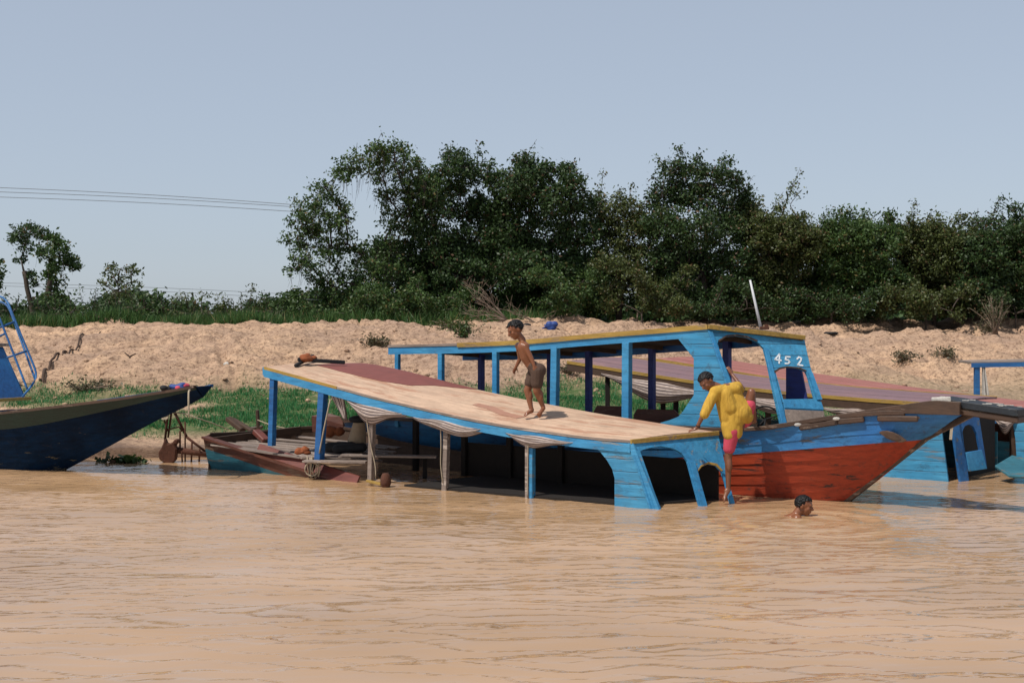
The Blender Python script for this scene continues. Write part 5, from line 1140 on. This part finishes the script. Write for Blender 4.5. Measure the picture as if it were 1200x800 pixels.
# dry twigs and roots litter on slope
# dead branches in front of the thicket
def twigs(name, lab, cat, base, ends, r=.035, mat='twig', sub=4):
    a = base; rt = MB()
    for e in ends:
        e = Vector(e); P = limb(rt, a, e, r, .006, .12, 8)
        for k in range(sub):
            j = random.randint(2, 6); d = (e-a).normalized(); q = P[j]+(d*random.uniform(.3, .8)+Vector((random.uniform(-.5, .5), random.uniform(-.3, .3), random.uniform(-.1, .6))))*random.uniform(.25, .7); Q = limb(rt, P[j], q, r*.35, .003, .15, 5)
            for m_ in range(2): rt.tube([Q[3], Q[3]+Vector((random.uniform(-.25, .25), random.uniform(-.1, .1), random.uniform(.0, .3)))], [.006, .003], 3)
    return tagm(rt.build(name, M[mat], None, loc=a, smooth=True, fix=False), lab, cat)
bs = bank_y(594, 383); bs.y = 38.9; bs = W(594, 383, 38.9); bs.z = gz(bs.x, 38.9)
twigs('dead_branches', 'tangle of bare dead branches lying in front of the thicket, behind the roof child', 'branches', bs, [W(x, y, 38.7+dy) for x, y, dy in [(545,334,0),(552,348,.2),(560,356,0),(550,372,-.3),(568,350,.3),(548,364,.2),(560,378,-.4)]], .026, sub=7)
bs = W(628, 384, 38.4); bs.z = gz(bs.x, 38.4)
twigs('dead_branches', 'low bare twigs between the blue machine and the dead branch tangle', 'branches', bs, [W(x, y, 38.2) for x, y in [(600,368),(606,372),(612,378),(640,376)]], .022)
# motorbike-like machine partly covered, on the crest
YM = 37.6; m0 = lambda px, py, d=0: W(px, py, YM+d)
mo = m0(634, 394); mo.z = gz(mo.x, YM)
mr = thing('bicycle', 'blue bicycle lying on the bank crest with a blue tarpaulin bundle', 'bicycle', mo)
for cx, cy in ((636, 391), (650, 391)):
    c = m0(cx, cy); mb = MB().tube([c+Vector((.20*math.cos(t), .10*math.sin(t), .17*math.sin(t))) for t in np.linspace(0, 6.283, 20)], .016, 5, cap=False); mb.build('wheel', M['black'], mr, smooth=True)
for a, c_ in (((622,391),(640,383)),((640,383),(652,393)),((636,391),(644,384)),((638,380),(641,385)),((640,384),(648,379))): MB().tube([m0(*a), m0(*c_)], .022, 6).build('frame_tube', M['bluecloth'], mr, smooth=True)
mb = MB()
for k in range(6): mb.ell(m0(647+random.uniform(-3, 3), 383+random.uniform(-3, 3)), (.12, .10, .10))
mb.flesh('tarpaulin', M['bluecloth'], mr, .02, 3)
mb = MB()
for k in range(5): mb.ell(m0(617+random.uniform(-4, 4), 385+random.uniform(-4, 3)), (.13, .08, .07))
o = mb.flesh('cloth_bundle', M['black'], None, .02, 3, m0(617, 388)); tagm(o, 'black and grey rag heap left of the blue bicycle', 'rags')
mb = MB(); mb.ell(m0(617, 388, -.1), (.13, .08, .09)); tagm(mb.flesh('plastic_bag', M['cream'], None, .02, 2, m0(617, 390)), 'pale bag lying under the black rag heap on the crest', 'bag')
# dry shrub near the right edge and tufts
def shrub(px, py, w, h, n, mat, lab, name='dry_shrub', Lf=.09):
    a = bank_y(px, py); rt = thing(name, lab, 'shrub', a); st = MB(); C_ = []
    for k in range(n):
        e = a+Vector((random.gauss(0, w*.4), random.gauss(0, w*.25), h*random.uniform(.5, 1))); P = limb(st, a+Vector((random.uniform(-.1, .1), 0, 0)), e, .018, .004, .1, 6)
        for j in range(2, 6): C_.append(np.array(P[j])+RNG.normal(size=(7, 3))*.07)
    st.build('stems', M['twig'], rt, smooth=True, fix=False); V, F = leaves_np(np.concatenate(C_), Lf, .4); link_mesh('leaves', np_mesh('leaves', V, F, FR[rt.name]), M[mat], rt, FR[rt.name])
shrub(1166, 392, 1.1, 1.15, 22, 'leafD', 'dry thin stemmed shrub on the sand near the right edge', Lf=.08)
shrub(1158, 393, .5, .4, 16, 'leafD', 'small brown tuft at the foot of the dry shrub')
shrub(544, 395, .45, .32, 22, 'leafA', 'small green tuft on the slope above the left end of the roofs', 'tuft')
shrub(530, 388, .9, .35, 24, 'leafC', 'brownish grass clump at the crest left of the dead branches', 'tuft')
shrub(438, 405, .6, .18, 18, 'leafD', 'low dry weeds on the slope above the maroon roof sheet', 'tuft')
for (x, y, w_, lab) in [(665,437,.9,'dry weeds seen between the blue posts of the upright boat'),(100,458,.8,'dry weeds behind the navy bow'),(1060,462-40,.7,'sparse dry weeds above the pink roof'),(1110,418,.6,'dry weeds left of the grey canopy')]:
    shrub(x, y, w_, .16, 14, 'leafD', lab, 'weeds')
# cut stake on the crest
a = bank_y(747, 378); tagm(MB().tube([a, W(747, 366, a.y)], [.03, .025], 6).build('stake', M['twig'], None, loc=a, smooth=True), 'small pale stake on the crest before the thicket', 'stake')
# overhead cables
for k, (y0, y1, Yw, lab) in enumerate([(220,240,120,'top cable of the upper three in the sky at left'),(225,242.5,122,'middle cable of the upper three in the sky at left'),(231,248,124,'lowest cable of the upper three in the sky at left'),(331.5,345,150,'upper one of the two cables just above the left bushes'),(335,350,152,'lower one of the two cables just above the left bushes')]):
    P = []
    for i in range(32):
        x = -160+i*17.2; t = (x)/345; y = y0+(y1-y0)*t*(1-.12*(1-t)) - 1.2*math.sin(math.pi*min(max(t, 0), 1)); P.append(W(x, y, Yw))
    o = MB().tube(P, .03 if k < 3 else .028, 5).build('power_line', M['wire'], None, loc=P[0], smooth=True); props(o, lab, 'cable', 'overhead cables')
